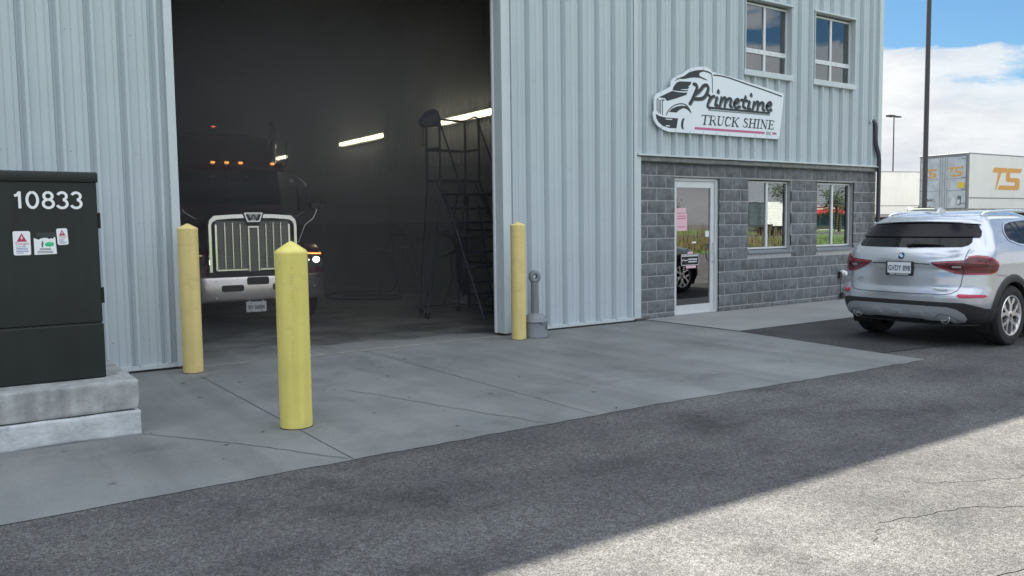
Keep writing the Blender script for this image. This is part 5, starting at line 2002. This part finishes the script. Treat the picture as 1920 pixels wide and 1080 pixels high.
# glass
patch([(-.66, 1.212), (-.3, 1.205), (0, 1.203), (.3, 1.205), (.66, 1.212), (.72, 1.235), (.74, 1.27), (.72, 1.32), (.655, 1.435), (-.655, 1.435), (-.72, 1.32), (-.74, 1.27), (-.72, 1.235)], arcmap(.004), M_CARGLASS, 'rear_window')
patch([(-.62, 1.425), (.62, 1.425), (.74, 1.37), (.80, 1.335), (.775, 1.40), (.70, 1.475), (.60, 1.505), (.3, 1.518), (0, 1.522), (-.3, 1.518), (-.60, 1.505), (-.70, 1.475), (-.775, 1.40), (-.80, 1.335), (-.74, 1.37)], arcmap(.022), M_GLOSSB, 'spoiler_underside', depth=.04)
bb = MB()
rows = []
for s in np.linspace(-.74, .74, 31):
    e = .028 * (abs(s) / .74) ** 2
    z0 = 1.512 - .03 * (abs(s) / .74) ** 2
    rows.append([arc(s, z0, .035), arc(s, z0 + .012, .055 - e * .5), arc(s, z0 + .022, .050 - e * .5), arc(s, z0 + .038, .018), arc(s, z0 + .055, .001), arc(s, z0 + .045, -.01)])
bb.grid(rows)
bb.build('spoiler', M_SILVER, CAR, angle=60)
DLO = [(1.02, 1.275), (.985, 1.30), (.975, 1.34), (.99, 1.39), (1.04, 1.445), (1.12, 1.485), (1.3, 1.515), (1.7, 1.532), (2.2, 1.535), (2.55, 1.50), (2.82, 1.40), (3.05, 1.28), (3.18, 1.17), (2.6, 1.172), (2.0, 1.182), (1.5, 1.20), (1.2, 1.225)]
for sg in (-1, 1):
    patch(DLO, sidemap(.003, sg), M_CARGLASS, 'side_window', step=.06)
    bb = MB()
    bb.stroke(DLO + DLO[:2], .022, lambda a, c, d: side(a, c, sg, .007), 0, 0, cap=0)
    bb.build('window_trim', M_SATIN, CAR, angle=60)
    for pts in ([(1.52, 1.205), (1.40, 1.52)], [(1.42, 1.21), (1.24, 1.505)], [(2.30, 1.18), (2.25, 1.53)]):
        seam(pts, .030 if pts[0][0] != 2.30 else .07, sidemap(.0055, sg), 'window_pillar', M_GLOSSB, CAR)
    # door seams, fuel flap, handle
    seam([(2.28, 1.16), (2.28, .6), (2.25, .42)], .007, sidemap(.0015, sg))
    seam([(1.36, 1.19), (1.44, 1.05), (1.50, .92), (1.44, .76), (1.36, .66)], .007, sidemap(.0015, sg))
    seam([(.52, .885), (.60, .87), (.72, .86), (.80, .845)], .006, sidemap(.0015, sg))
    bb = MB()
    bb.tube([side(1.60, .985, sg, .004), side(1.63, .985, sg, .034), side(1.74, .988, sg, .040), side(1.84, .990, sg, .034), side(1.87, .990, sg, .004)], [.010, .013, .014, .013, .010], 8)
    bb.build('door_handle', M_SILVER, CAR, angle=60)
    seam([(1.60, .96), (1.87, .965)], .03, sidemap(.002, sg), 'handle_recess_shade', M_GAP)  # flat dark strip, shade of the hollow behind the handle painted on
    # roof rail
    bb = MB()
    rr_ = [(.80, 1.575), (.86, 1.608), (1.0, 1.622), (1.5, 1.635), (2.0, 1.632), (2.5, 1.60), (2.7, 1.56)]
    bb.tube([Vector((x, sg * .605, z + .012)) for x, z in rr_], [.012] + [.019] * 5 + [.012], 8)
    bb.build('roof_rail', M_SATIN, CAR, angle=60)
    # wheel arch cladding and sill
    for wx in WHX:
        bb = MB()
        rows = []
        for k in range(25):
            a = R_(-16 + 212 * k / 24)
            pr = []
            for r, o in ((WHR - .035, -.05), (WHR - .03, .012), (WHR + .01, .020), (WHR + .05, .016), (WHR + .065, -.004)):
                x, z = wx + r * math.cos(a), max(.265, WHZ + r * math.sin(a))
                pr.append(side(x, z, sg, o))
            rows.append(pr)
        bb.grid(rows)
        bb.build('wheel_arch', M_CLAD, CAR, angle=50)
    patch([(1.40, .265), (3.3, .265), (3.3, .40), (1.44, .41)], sidemap(.012, sg), M_CLAD, 'sill_cladding', step=.08, depth=.03)
    # tail light: outer part on the wing, inner part on the tailgate
    P_out = [(.742, 1.062), (.785, 1.106), (.86, 1.116), (.96, 1.104), (1.08, 1.070), (1.18, 1.024), (1.20, .995), (1.18, .94), (1.14, .908), (1.05, .894), (.742, .890)]
    P_in = [(.385, 1.030), (.45, 1.040), (.60, 1.050), (.735, 1.060), (.735, .891), (.66, .900), (.58, .925), (.48, .965), (.405, 1.005)]
    tl = patch(P_out, arcmap(.012, sg), M_TAIL, 'tail_light', depth=.02)
    for pts, w_ in (([(.77, 1.095), (.86, 1.108), (.97, 1.098), (1.09, 1.062), (1.185, 1.015)], .022), ([(1.185, 1.015), (1.185, .97), (1.14, .918), (1.05, .898), (.77, .898)], .016), ([(.80, 1.03), (1.0, 1.02), (1.10, .99)], .006), ([(.80, .96), (1.08, .955)], .006)):
        seam(pts, w_, arcmap(.0135, sg), 'light_bar', M_TAILHI, tl)
    seam([(.80, .995), (.95, .99), (1.06, .975)], .05, arcmap(.0128, sg), 'dark_lens', M_TAILDK, tl)
    tg = patch(P_in, arcmap(.012, sg), M_TAIL, 'tail_light', depth=.02)
    seam([(.41, 1.020), (.56, 1.030), (.725, 1.042)], .014, arcmap(.0135, sg), 'light_bar', M_TAILHI, tg)
    seam([(.725, .898), (.66, .912), (.58, .94), (.48, .982)], .014, arcmap(.0135, sg), 'light_bar', M_TAILHI, tg)
    seam([(.55, .985), (.70, .965)], .055, arcmap(.0128, sg), 'dark_lens', M_TAILDK, tg)
    seam([(.62, .978), (.715, .976)], .022, arcmap(.0145, sg), 'reversing_lamp', mat('clear_lens', (.35, .33, .33), .2), tg)
    patch([(.70, .640), (.72, .662), (1.02, .652), (1.06, .635), (1.02, .618), (.74, .612)], arcmap(.006, sg), M_REFL, 'reflector', depth=.01)
    # tailgate seam
    seam([(.755, 1.19), (.742, 1.06), (.738, .88), (.725, .76), (.70, .70), (.64, .662), (.54, .650), (.0, .646)], .008, arcmap(.0025, sg))
    # exhaust
    bb = MB()
    ex_ = arc(sg * .575, .34, .0)
    M_ = Matrix.Translation((ex_.x - .018, ex_.y, .355)) @ Matrix.Rotation(R_(-90), 4, 'Y')
    bb.lathe([(.040, -.12), (.052, -.10), (.058, .0), (.060, .012), (.052, .014), (.046, .0), (.044, -.09), (.001, -.09)], seg=24, M=M_)
    bb.build('exhaust_tip', M_CHROME, CAR, angle=40)
    bb = MB()
    bb.lathe([(.0465, -.02), (.001, -.021)], seg=24, M=M_)
    bb.build('exhaust_bore', M_TBLACK, CAR)
# rear black band and skid plate
patch([(-1.36, .30), (-1.40, .52), (-1.30, .50), (-1.16, .475), (-1.02, .49), (-.86, .535), (-.78, .555), (-.4, .560), (0, .560), (.4, .560), (.78, .555), (.86, .535), (1.02, .49), (1.16, .475), (1.30, .50), (1.40, .52), (1.36, .30), (.9, .285), (0, .285), (-.9, .285)], arcmap(.008), M_CLAD, 'bumper_cladding', depth=.03)
patch([(-.76, .315), (-.80, .36), (-.78, .42), (-.70, .475), (-.60, .500), (-.3, .505), (0, .505), (.3, .505), (.60, .500), (.70, .475), (.78, .42), (.80, .36), (.76, .315), (.64, .30), (.62, .33), (.40, .325), (.30, .34), (-.30, .34), (-.40, .325), (-.62, .33), (-.64, .30)], arcmap(.022), M_SKID, 'skid_plate', depth=.03)
patch([(-.46, .365), (-.43, .44), (-.38, .455), (.38, .455), (.43, .44), (.46, .365)], arcmap(.030), M_SKID, 'skid_insert', depth=.015)
for s in (-.26, 0, .26):
    patch([(s - .075, .385), (s - .06, .43), (s + .06, .43), (s + .075, .385)], arcmap(.048), M_SKID, 'skid_fin', depth=.03)
seam([(-.745, .315), (-.63, .395), (-.52, .415), (-.45, .35)], .006, arcmap(.0235), 'skid_crease_shade', M_CLAD)  # black lines paint the shade in the skid plate's creases, both sides
seam([(.745, .315), (.63, .395), (.52, .415), (.45, .35)], .006, arcmap(.0235), 'skid_crease_shade', M_CLAD)
# dark strip painted for the shade along the tailgate crease
seam([(-.37, 1.005), (-.2, 1.010), (0, 1.012), (.2, 1.010), (.37, 1.005)], .012, arcmap(.003), 'tailgate_crease_shade', M_GAP)
# plate
px = float(smooth_interp(.95, KR)) - .012
bb = MB()
bb.box(px - .012, px + .02, -.178, .178, .858, 1.032, bev=.006)
PLT = bb.build('plate_frame', M_TBLACK, CAR, angle=20)
bb = MB()
bb.box(px - .0145, px - .012, -.152, .152, .886, 1.022)
bb.build('licence_plate', mat('plate_face', (.78, .80, .84), .4), PLT, angle=0)
bb = MB()
bb.text("GVDY 898", .092, (px - .0160, 0, .918), (0, -1, 0), (0, 0, 1), bold=.0018, align='CENTER', sx=.70)
bb.build('plate_number', mat('plate_blue', (.02, .035, .12), .5), PLT, angle=0)
bb = MB()
bb.text("BMW KINGSTON", .024, (px - .0135, 0, .864), (0, -1, 0), (0, 0, 1), align='CENTER', sx=1.3, bold=.0006)
bb.build('frame_lettering', M_WHITE, PLT, angle=0)
# roundel
Mb = Matrix.Translation((float(smooth_interp(1.10, KR)) - .006, 0, 1.10)) @ Matrix.Rotation(R_(28), 4, 'Y') @ Matrix.Rotation(R_(-90), 4, 'Y')
bb = MB()
bb.lathe([(.0, .006), (.028, .006)], seg=32, M=Mb)
bb.mi = 0
bb.lathe([(.0285, .0062), (.039, .007), (.0395, .003)], seg=32, M=Mb)
bb.mi = 1
for q in range(4):
    n0 = len(bb.bm.verts)
    bb.mi = 1 if q % 2 else 2
    cen = Mb @ Vector((0, 0, .0075))
    ring = [Mb @ Vector((.026 * math.cos(R_(90 * q + 11.25 * k)), .026 * math.sin(R_(90 * q + 11.25 * k)), .0075)) for k in range(9)]
    for p, q2 in zip(ring, ring[1:]):
        bb.face([cen, p, q2])
bb.mi = 3
bb.lathe([(.0395, .004), (.042, .006), (.0425, .0)], seg=32, M=Mb)
bb.build('roundel', [M_GLOSSB, M_BADGEBLUE, M_WHITE, M_CHROME], CAR, angle=20)
bb = MB()
x3 = float(smooth_interp(.80, KR)) - .004
bb.text("X3", .075, (arc(-.0, .78, .004).x - .0 - .006 + .035, .60, .765), (.12, -.99, 0), (0, 0, 1), ext=.002, bold=.001, sx=1.2)
bb.text("xDrive30i", .040, (arc(.0, .70, 0).x + .02, -.42, .690), (.07, -.997, 0), (0, 0, 1), ext=.002, bold=.0006, sx=1.15)
bb.build('model_lettering', M_CHROME, CAR, angle=0)
# wiper
bb = MB()
wp = [arc(-.02, 1.228, .02), arc(-.10, 1.245, .035), arc(-.26, 1.245, .03), arc(-.46, 1.235, .02)]
bb.tube(wp, [.022, .018, .012, .005], 8)
bb.build('wiper', M_TBLACK, CAR, angle=60)
bb = MB()
bb.prism([(.92, 1.652), (1.08, 1.662), (1.10, 1.668), (1.03, 1.70), (.985, 1.715), (.965, 1.71), (.955, 1.69)], lambda a, c, d: (a, d, c - .012), -.018, .018)
bb.build('shark_fin_aerial', M_SILVER, CAR, angle=40)
seam([(-.52, 1.545), (0, 1.552), (.52, 1.545)], .006, arcmap(.0015), 'roof_gap')
# front lamps and grille (seen only in the door's reflection)
for sg in (-1, 1):
    bb = MB()
    bb.sphere((4.36, sg * .62, .80), .12, sc=(.8, 1.4, .6))
    bb.build('headlight', M_CARGLASS, CAR)
bb = MB()
bb.box(4.62, 4.715, -.32, .32, .62, .86, bev=.03)
bb.build('grille', M_GLOSSB, CAR)
for sg in (-1, 1):
    bb = MB()
    bb.box(2.86, 3.02, sg * .98 - .10, sg * .98 + .10, 1.09, 1.22, bev=.04, seg=2)
    bb.build('mirror', M_SILVER, CAR, angle=50)
# wheels
def wheel(x, sg):
    Mw = Matrix.Translation((x, sg * .82, .367)) @ Matrix.Rotation(R_(-90 * sg), 4, 'X') @ Matrix.Rotation(R_(14), 4, 'Z')
    bb = MB()
    bb.lathe([(.245, -.115), (.30, -.125), (.345, -.118), (.362, -.095), (.367, -.05), (.367, .05), (.362, .095), (.345, .118), (.30, .126), (.262, .120), (.248, .112)], seg=48, M=Mw)
    for k in range(2):
        bb.lathe([(.3675, -.02 + k * .05), (.3605, -.015 + k * .05), (.3605, -.007 + k * .05), (.3675, -.002 + k * .05)], seg=48, M=Mw)
    tw = bb.build('wheel', M_RUBBER, CAR, angle=40)
    bb = MB()
    bb.lathe([(.250, .112), (.245, .120), (.232, .118), (.226, .10), (.222, -.08)], seg=48, M=Mw)
    fnx = lambda a, c, d: Mw @ Vector((a, c, d))
    for k in range(5):
        a0 = R_(72 * k)
        for sgn in (-1, 1):
            def pt(r, a, zz):
                return (r * math.cos(a0 + a), r * math.sin(a0 + a))
            inner, outer = R_(9) * sgn, R_(19) * sgn
            pts = [pt(.05, R_(0), 0), pt(.05, R_(34) * sgn, 0), pt(.13, R_(17) * sgn, 0), pt(.232, R_(27) * sgn, 0), pt(.232, R_(13) * sgn, 0), pt(.155, R_(5) * sgn, 0), pt(.12, R_(0), 0)]
            if sgn < 0:
                pts.reverse()
            bb.prism(pts, fnx, .075 + (.001 if sgn > 0 else 0), .104 + (.001 if sgn > 0 else 0))
    bb.lathe([(.001, .108), (.045, .108), (.062, .103), (.064, .07)], seg=24, M=Mw)
    bb.build('rim', M_RIM, tw, angle=30)
    bb = MB()
    bb.lathe([(.001, .045), (.17, .045), (.171, .02), (.235, .02), (.235, -.05)], seg=36, M=Mw)
    bb.build('brake', M_RIMDK, tw, angle=30)
    bb = MB()
    bb.lathe([(.001, .1105), (.024, .1105), (.026, .108)], seg=20, M=Mw)
    bb.build('hub_cap', M_RIMDK, tw)


for wx in WHX:
    for sg in (-1, 1):
        wheel(wx, sg)

# ================================================================== the yard beyond: trailers and light poles
M_TRAILER = mat('trailer_white', (0.78, 0.78, 0.74), 0.5, var=0.06, vscale=.6, streak=.06)
M_TRAILDOOR = mat('trailer_door', (0.50, 0.54, 0.56), 0.45, 0.2, var=0.22, vscale=2.2, bump=.4, bscale=18)
M_TRIMGREY = mat('trailer_rail', (0.24, 0.25, 0.26), 0.5, .3)
M_FRAME = mat('trailer_frame', (0.30, 0.285, 0.25), 0.7)
M_ORANGE = mat('orange_vinyl', (0.66, 0.34, 0.08), 0.5)
M_ORANGE2 = mat('amber_vinyl', (0.62, 0.38, 0.12), 0.5, var=.2, vscale=3)
M_YELSIGN = mat('yellow_placard', (0.70, 0.52, 0.05), 0.5)
M_GREYPRINT = mat('grey_print', (0.15, 0.16, 0.17), 0.6, var=.3)
M_BRIGHT = mat('bright_sheet', (0.60, 0.63, 0.65), 0.3, .4)
M_POLE = mat('pole_brown', (0.045, 0.043, 0.046), 0.5)


def ts_logo(b, f, w, h, d=.006):
    """slanted T and S built as flat letters in a w by h box"""
    S = lambda p: [(x * w, z * h) for x, z in p]
    b.prism(S([(.06, 1.0), (.50, 1.0), (.44, .78), (.30, .78), (.14, .0), (.11, .0), (.19, .78), (.0, .78)]), f, 0, d)
    b.prism(S([(.53, 1.0), (1.0, 1.0), (.96, .80), (.60, .80), (.585, .56), (.86, .56), (.93, .50), (.93, .10), (.86, .0), (.19, .0), (.235, .20), (.76, .20), (.77, .36), (.52, .36), (.45, .44), (.465, .90)]), f, 0, d)


# TS trailer: rear faces -X, long side faces -Y; local origin at its near rear corner on the ground
def trailer(name, label, loc, length, rz=0.0, h0=1.22, h1=3.98, ts=True):
    t = thing(name, label, 'trailer', loc, rz, 'white box trailers parked in the yard behind')
    Wd = 2.6
    b = MB()
    b.box(0.04, length, 0, Wd, h0, h1)
    b.build('box', M_TRAILER, t, angle=0)
    b = MB()
    b.box(-.01, length + .01, -.012, Wd + .012, h1, h1 + .06, bev=.01)
    b.box(0.0, .09, -.012, .06, h0, h1)
    b.box(.09, length, -.014, -.001, h0 + .52, h0 + .57)
    b.build('rail', M_TRIMGREY, t, angle=20)
    b = MB()
    b.box(0, length, -.01, .10, h0 - .20, h0 - .002)
    b.box(0, .12, .10, Wd, h0 - .20, h0 - .002)
    k = .3
    b.build('bottom_rail', M_FRAME, t, angle=0)
    b = MB()
    while k < length - .3:
        b.box(k, k + .42, -.014, -.0105, h0 - .05, h0 - .012)
        k += 1.0
    b.build('marker_tape', M_GREYPRINT, t, angle=0)
    b = MB()
    b.box(.4, length, .6, Wd - .6, h0 - .5, h0 - .2)
    b.box(.05, .12, .2, Wd - .2, .55, .67)
    b.box(.05, .12, .5, .6, .6, h0 - .2)
    b.box(.05, .12, Wd - .6, Wd - .5, .6, h0 - .2)
    b.box(length - 3.2, length - 3.0, .2, .4, .02, h0 - .2)
    b.box(length - 3.2, length - 3.0, Wd - .4, Wd - .2, .02, h0 - .2)
    b.build('undercarriage', M_TBLACK, t, angle=0)
    for x in (1.3, 2.55):
        for y in (.30, Wd - .30):
            b = MB()
            b.lathe([(.001, .1), (.25, .1), (.28, .14), (.46, .17), (.51, .12), (.51, -.12), (.46, -.17), (.28, -.14), (.25, -.1), (.001, -.1)], seg=28, M=Matrix.Translation((x, y, .51)) @ Matrix.Rotation(R_(90), 4, 'X'))
            b.build('wheel', M_RUBBER, t, angle=40)
    fr = lambda a, c, d: (0.02 - d, Wd - a, c)              # rear face, a measured from the far edge
    b = MB()
    b.prism([(.03, h0), (Wd - .02, h0), (Wd - .02, h1), (.03, h1)], fr, -.02, .0)
    rd = b.build('rear_frame', M_TRIMGREY, t, angle=0)
    for a0, a1 in ((.10, Wd / 2 - .16), (Wd / 2 + .16, Wd - .12)):
        b = MB()
        b.prism([(a0, h0 + .04), (a1, h0 + .04), (a1, h1 - .12), (a0, h1 - .12)], fr, .001, .03)
        b.build('door', M_TRAILDOOR, t, angle=0)
    b = MB()
    b.prism([(Wd / 2 - .155, h0 + .04), (Wd / 2 + .155, h0 + .04), (Wd / 2 + .155, h1 - .12), (Wd / 2 - .155, h1 - .12)], fr, .001, .022)
    b.build('door_centre', M_TRAILDOOR, t, angle=0)
    for a in (Wd / 2 - .19, Wd / 2 - .07, Wd / 2 + .07, Wd / 2 + .19):
        b = MB()
        b.tube([fr(a, h0 + .02, .055), fr(a, h1 - .10, .055)], .018, 8)
        b.build('lock_rod', M_BRIGHT, t, angle=60)
    b = MB()
    for z in (h0 + .25, h0 + .95, h0 + 1.55, h1 - .25):
        for a0, a1 in ((.06, .34), (Wd - .34, Wd - .06)):
            b.prism([(a0, z), (a1, z), (a1, z + .05), (a0, z + .05)], fr, .031, .045)
    for z in (h0 + .95, h0 + 1.55):
        b.prism([(.10, z - .02), (Wd / 2 - .2, z - .02), (Wd / 2 - .2, z), (.10, z)], fr, .031, .036)
        b.prism([(Wd / 2 + .2, z - .02), (Wd - .12, z - .02), (Wd - .12, z), (Wd / 2 + .2, z)], fr, .031, .036)
    b.build('hinge_strap', M_TRIMGREY, t, angle=0)
    return t, fr, rd


TS, fr, rd = trailer('box_trailer', 'white box trailer with orange TS logo on its side and silver rear doors', (43.05, 21.62, .90), 15.8, R_(-2))
fs = lambda a, c, d: (a, -d, c)
b = MB()
ts_logo(b, lambda a, c, d: fs(2.3 + a, 2.2 + c, d), 3.0, 1.15)
b.build('side_logo', M_ORANGE, TS, angle=0)
b = MB()
ts_logo(b, lambda a, c, d: fr(.18 + a, 2.85 + c, .032 + d), .80, .46)
ts_logo(b, lambda a, c, d: fr(1.56 + a, 2.88 + c, .032 + d), .80, .48)
b.build('door_logo', M_ORANGE2, TS, angle=0)
b = MB()
b.prism([(2.10, 2.28), (2.44, 2.28), (2.44, 2.56), (2.10, 2.56)], fr, .046, .050)
b.build('placard', M_YELSIGN, TS, angle=0)
b = MB()
b.text("Z74MMC", .22, fr(.16, 1.62, .033), (0, -1, 0), (0, 0, 1), bold=.004, sx=.85)
b.prism([(2.02, 1.45), (2.25, 1.40), (2.30, 1.86), (2.10, 1.90)], fr, .032, .034)
b.build('door_number', M_GREYPRINT, TS, angle=0)
b = MB()
b.prism([(1.70, 1.42), (1.95, 1.40), (1.98, 1.70), (1.85, 1.86)], fr, .032, .034)
b.prism([(2.05, 1.48), (2.20, 1.46), (2.22, 1.68), (2.10, 1.70)], fr, .036, .038)
b.build('reflective_patch', M_BRIGHT, TS, angle=0)
WT, fr2, rd2 = trailer('box_trailer', 'plain white box trailer partly hidden between the building corner and the light pole', (44.5, 33.6, .78), 16.0, R_(-17))
b = MB()
f2 = lambda a, c, d: (a, -d, c)
for q, m_ in ((0, None),):
    b.prism([(9.35, 1.52), (9.63, 1.80), (9.91, 1.52), (9.63, 1.24)], f2, 0, .006)
    b.mi = 1
    b.prism([(9.39, 1.50), (9.87, 1.50), (9.63, 1.27)], f2, .0062, .009)
b.build('hazard_diamond', [M_WHITE, M_BLACK], WT, angle=0)


def light_pole(name, label, loc, r0_, r1_, h, head=True, base=False):
    t = thing(name, label, 'light pole', loc, 0, 'light poles in the yard behind')
    b = MB()
    b.tube([(0, 0, .0), (0, 0, h)], [r0_, r1_], 14)
    b.build('pole', M_POLE, t, angle=60)
    b = MB()
    for sg in (-1, 1):
        b.box(sg * .1, sg * (r1_ * 2 + .95), -.2, .2, h - .02, h + .11, bev=.03)
    b.build('lamp_head', M_POLE, t, angle=40)
    if base:
        b = MB()
        b.lathe([(.62, -.9), (.62, .46), (.56, .50), (.001, .50)], seg=28)
        b.build('concrete_base', mat('base_green_grey', (.26, .29, .25), .9, var=.2, bump=.3), t, angle=40)
        b = MB()
        for k in range(4):
            a = R_(45 + 90 * k)
            b.tube([(.22 * math.cos(a), .22 * math.sin(a), .5), (.22 * math.cos(a), .22 * math.sin(a), .60)], .02, 6)
        b.box(-.28, .28, -.28, .28, .501, .54)
        b.build('flange', M_POLE, t, angle=20)
    return t


light_pole('light_pole', 'thick dark light pole on a concrete base in front of the trailers', (34.32, 19.02, 1.55), .105, .09, 11.5, base=True)
light_pole('light_pole', 'distant thin light pole with a twin lamp head rising above the plain white trailer', (79.2, 47.2, .9), .07, .055, 11.0)

# ================================================================== across the road: what the office glass reflects
M_GRASS = mat('grass_blade', (0.085, 0.14, 0.030), 0.7, var=0.5, vscale=.7, col2=(0.14, 0.15, 0.05))
M_TURF = mat('turf', (0.10, 0.17, 0.045), 0.95, var=0.4, vscale=.5)
sheet('verge', [(-80, -120), (300, -120), (300, -9.5), (-80, -9.5)], 0.006, M_TURF)
rg = np.random.default_rng(4)
b = MB()
for k in range(9000):
    x, y = rg.uniform(5, 70), -9.6 - rg.uniform(0, 1) ** 1.6 * 26
    h = rg.uniform(.10, .28) * (1 + .8 * (mnoise.noise(Vector((x * .15, y * .15, 0))) > .1))
    a = rg.uniform(0, 6.28)
    dx, dy = .02 * math.cos(a), .02 * math.sin(a)
    lx, ly = rg.uniform(-.08, .08, 2)
    b.face([(x - dx, y - dy, 0), (x + dx, y + dy, 0), (x + lx, y + ly, h)])
tag(b.build('grass', M_GRASS, angle=0, recalc=False), kind='stuff')
M_REED = mat('dry_reed', (0.22, 0.17, 0.09), 0.8, var=.4, vscale=1)
b = MB()
for k in range(2200):
    x, y = rg.uniform(20, 44), -11.5 - rg.uniform(0, 4.5)
    h = rg.uniform(.6, 1.7)
    a = rg.uniform(0, 6.28)
    dx, dy = .014 * math.cos(a), .014 * math.sin(a)
    lx, ly = rg.uniform(-.2, .2, 2)
    b.face([(x - dx, y - dy, 0), (x + dx, y + dy, 0), (x + lx * .6 + dx * .6, y + ly * .6 + dy * .6, h * .6), (x + lx, y + ly, h), (x + lx * .6 - dx * .6, y + ly * .6 - dy * .6, h * .6)])
tag(b.build('reeds', M_REED, angle=0, recalc=False), kind='stuff')
sheet('road', [(-80, -54), (300, -54), (300, -42), (-80, -42)], 0.012, M_ASPHALT)

M_BARK = mat('bark', (.06, .05, .04), .95, bump=.6, bscale=20)
M_LEAF = mat('leaf', (.045, .075, .022), .6, var=.5, vscale=1.2, col2=(.07, .085, .03))
for k, (x, y, h, lab) in enumerate(((104, -58, 9.5, 'wide leafy tree across the road'), (118, -60, 7.5, 'lower leafy tree across the road'), (82, -62, 5.5, 'small round tree across the road'))):
    t = thing('tree', lab, 'tree', (x, y, 0), 0, 'trees across the road')
    b = MB()
    b.tube([(0, 0, 0), (.1, .05, h * .3), (0, .1, h * .6), (.1, 0, h * .85)], [.25, .2, .12, .05], 8)
    for q in range(6):
        a = q * 1.05
        b.tube([(0, 0, h * .35 + q * .3), (math.cos(a) * h * .15, math.sin(a) * h * .15, h * .5 + q * .25), (math.cos(a) * h * .28, math.sin(a) * h * .28, h * .62 + q * .25)], [.08, .05, .02], 6)
    b.build('trunk', M_BARK, t, angle=60)
    b = MB()
    cl = [(Vector(rg.normal(0, 1, 3)).normalized() * rg.uniform(.3, 1)) for _ in range(26)]
    for q in range(1500):
        c = cl[rg.integers(0, 26)]
        p = Vector((c.x * h * .36, c.y * h * .36, h * .65 + c.z * h * .28)) + Vector(rg.normal(0, .09 * h, 3)) * .8
        u = Vector(rg.normal(0, 1, 3)).normalized() * .16
        v = Vector(rg.normal(0, 1, 3)).normalized() * .12
        b.face([p - u, p - v * .5, p + u, p + v])
    b.build('crown', M_LEAF, t, angle=0)
t = thing('roadside_shop', 'low shop with a red canopy across the road', 'building', (125, -74, 0))
b = MB()
b.box(-12, 12, -5, 5, 0, 4.2)
b.build('wall', mat('shop_wall', (.5, .48, .44), .8), t, angle=0)
b = MB()
b.box(-12.5, 12.5, 5, 7.5, 3.0, 3.7)
b.build('canopy', mat('canopy_red', (.45, .05, .05), .6), t, angle=0)
b = MB()
for k in range(5):
    b.box(-10.5 + k * 4.4, -7.5 + k * 4.4, 5.0, 5.03, .8, 2.7)
b.build('window', mat('shop_blue', (.05, .12, .3), .3), t, angle=0)
b = MB()
b.box(-12.2, 12.2, -5.2, 5.2, 4.2, 4.4)
b.build('roof', M_ROOF, t, angle=0)
t = trailer('box_trailer', 'white box trailer standing across the road, mirrored in the office window', (83.5, -49, 0), 9.0, R_(4))[0]
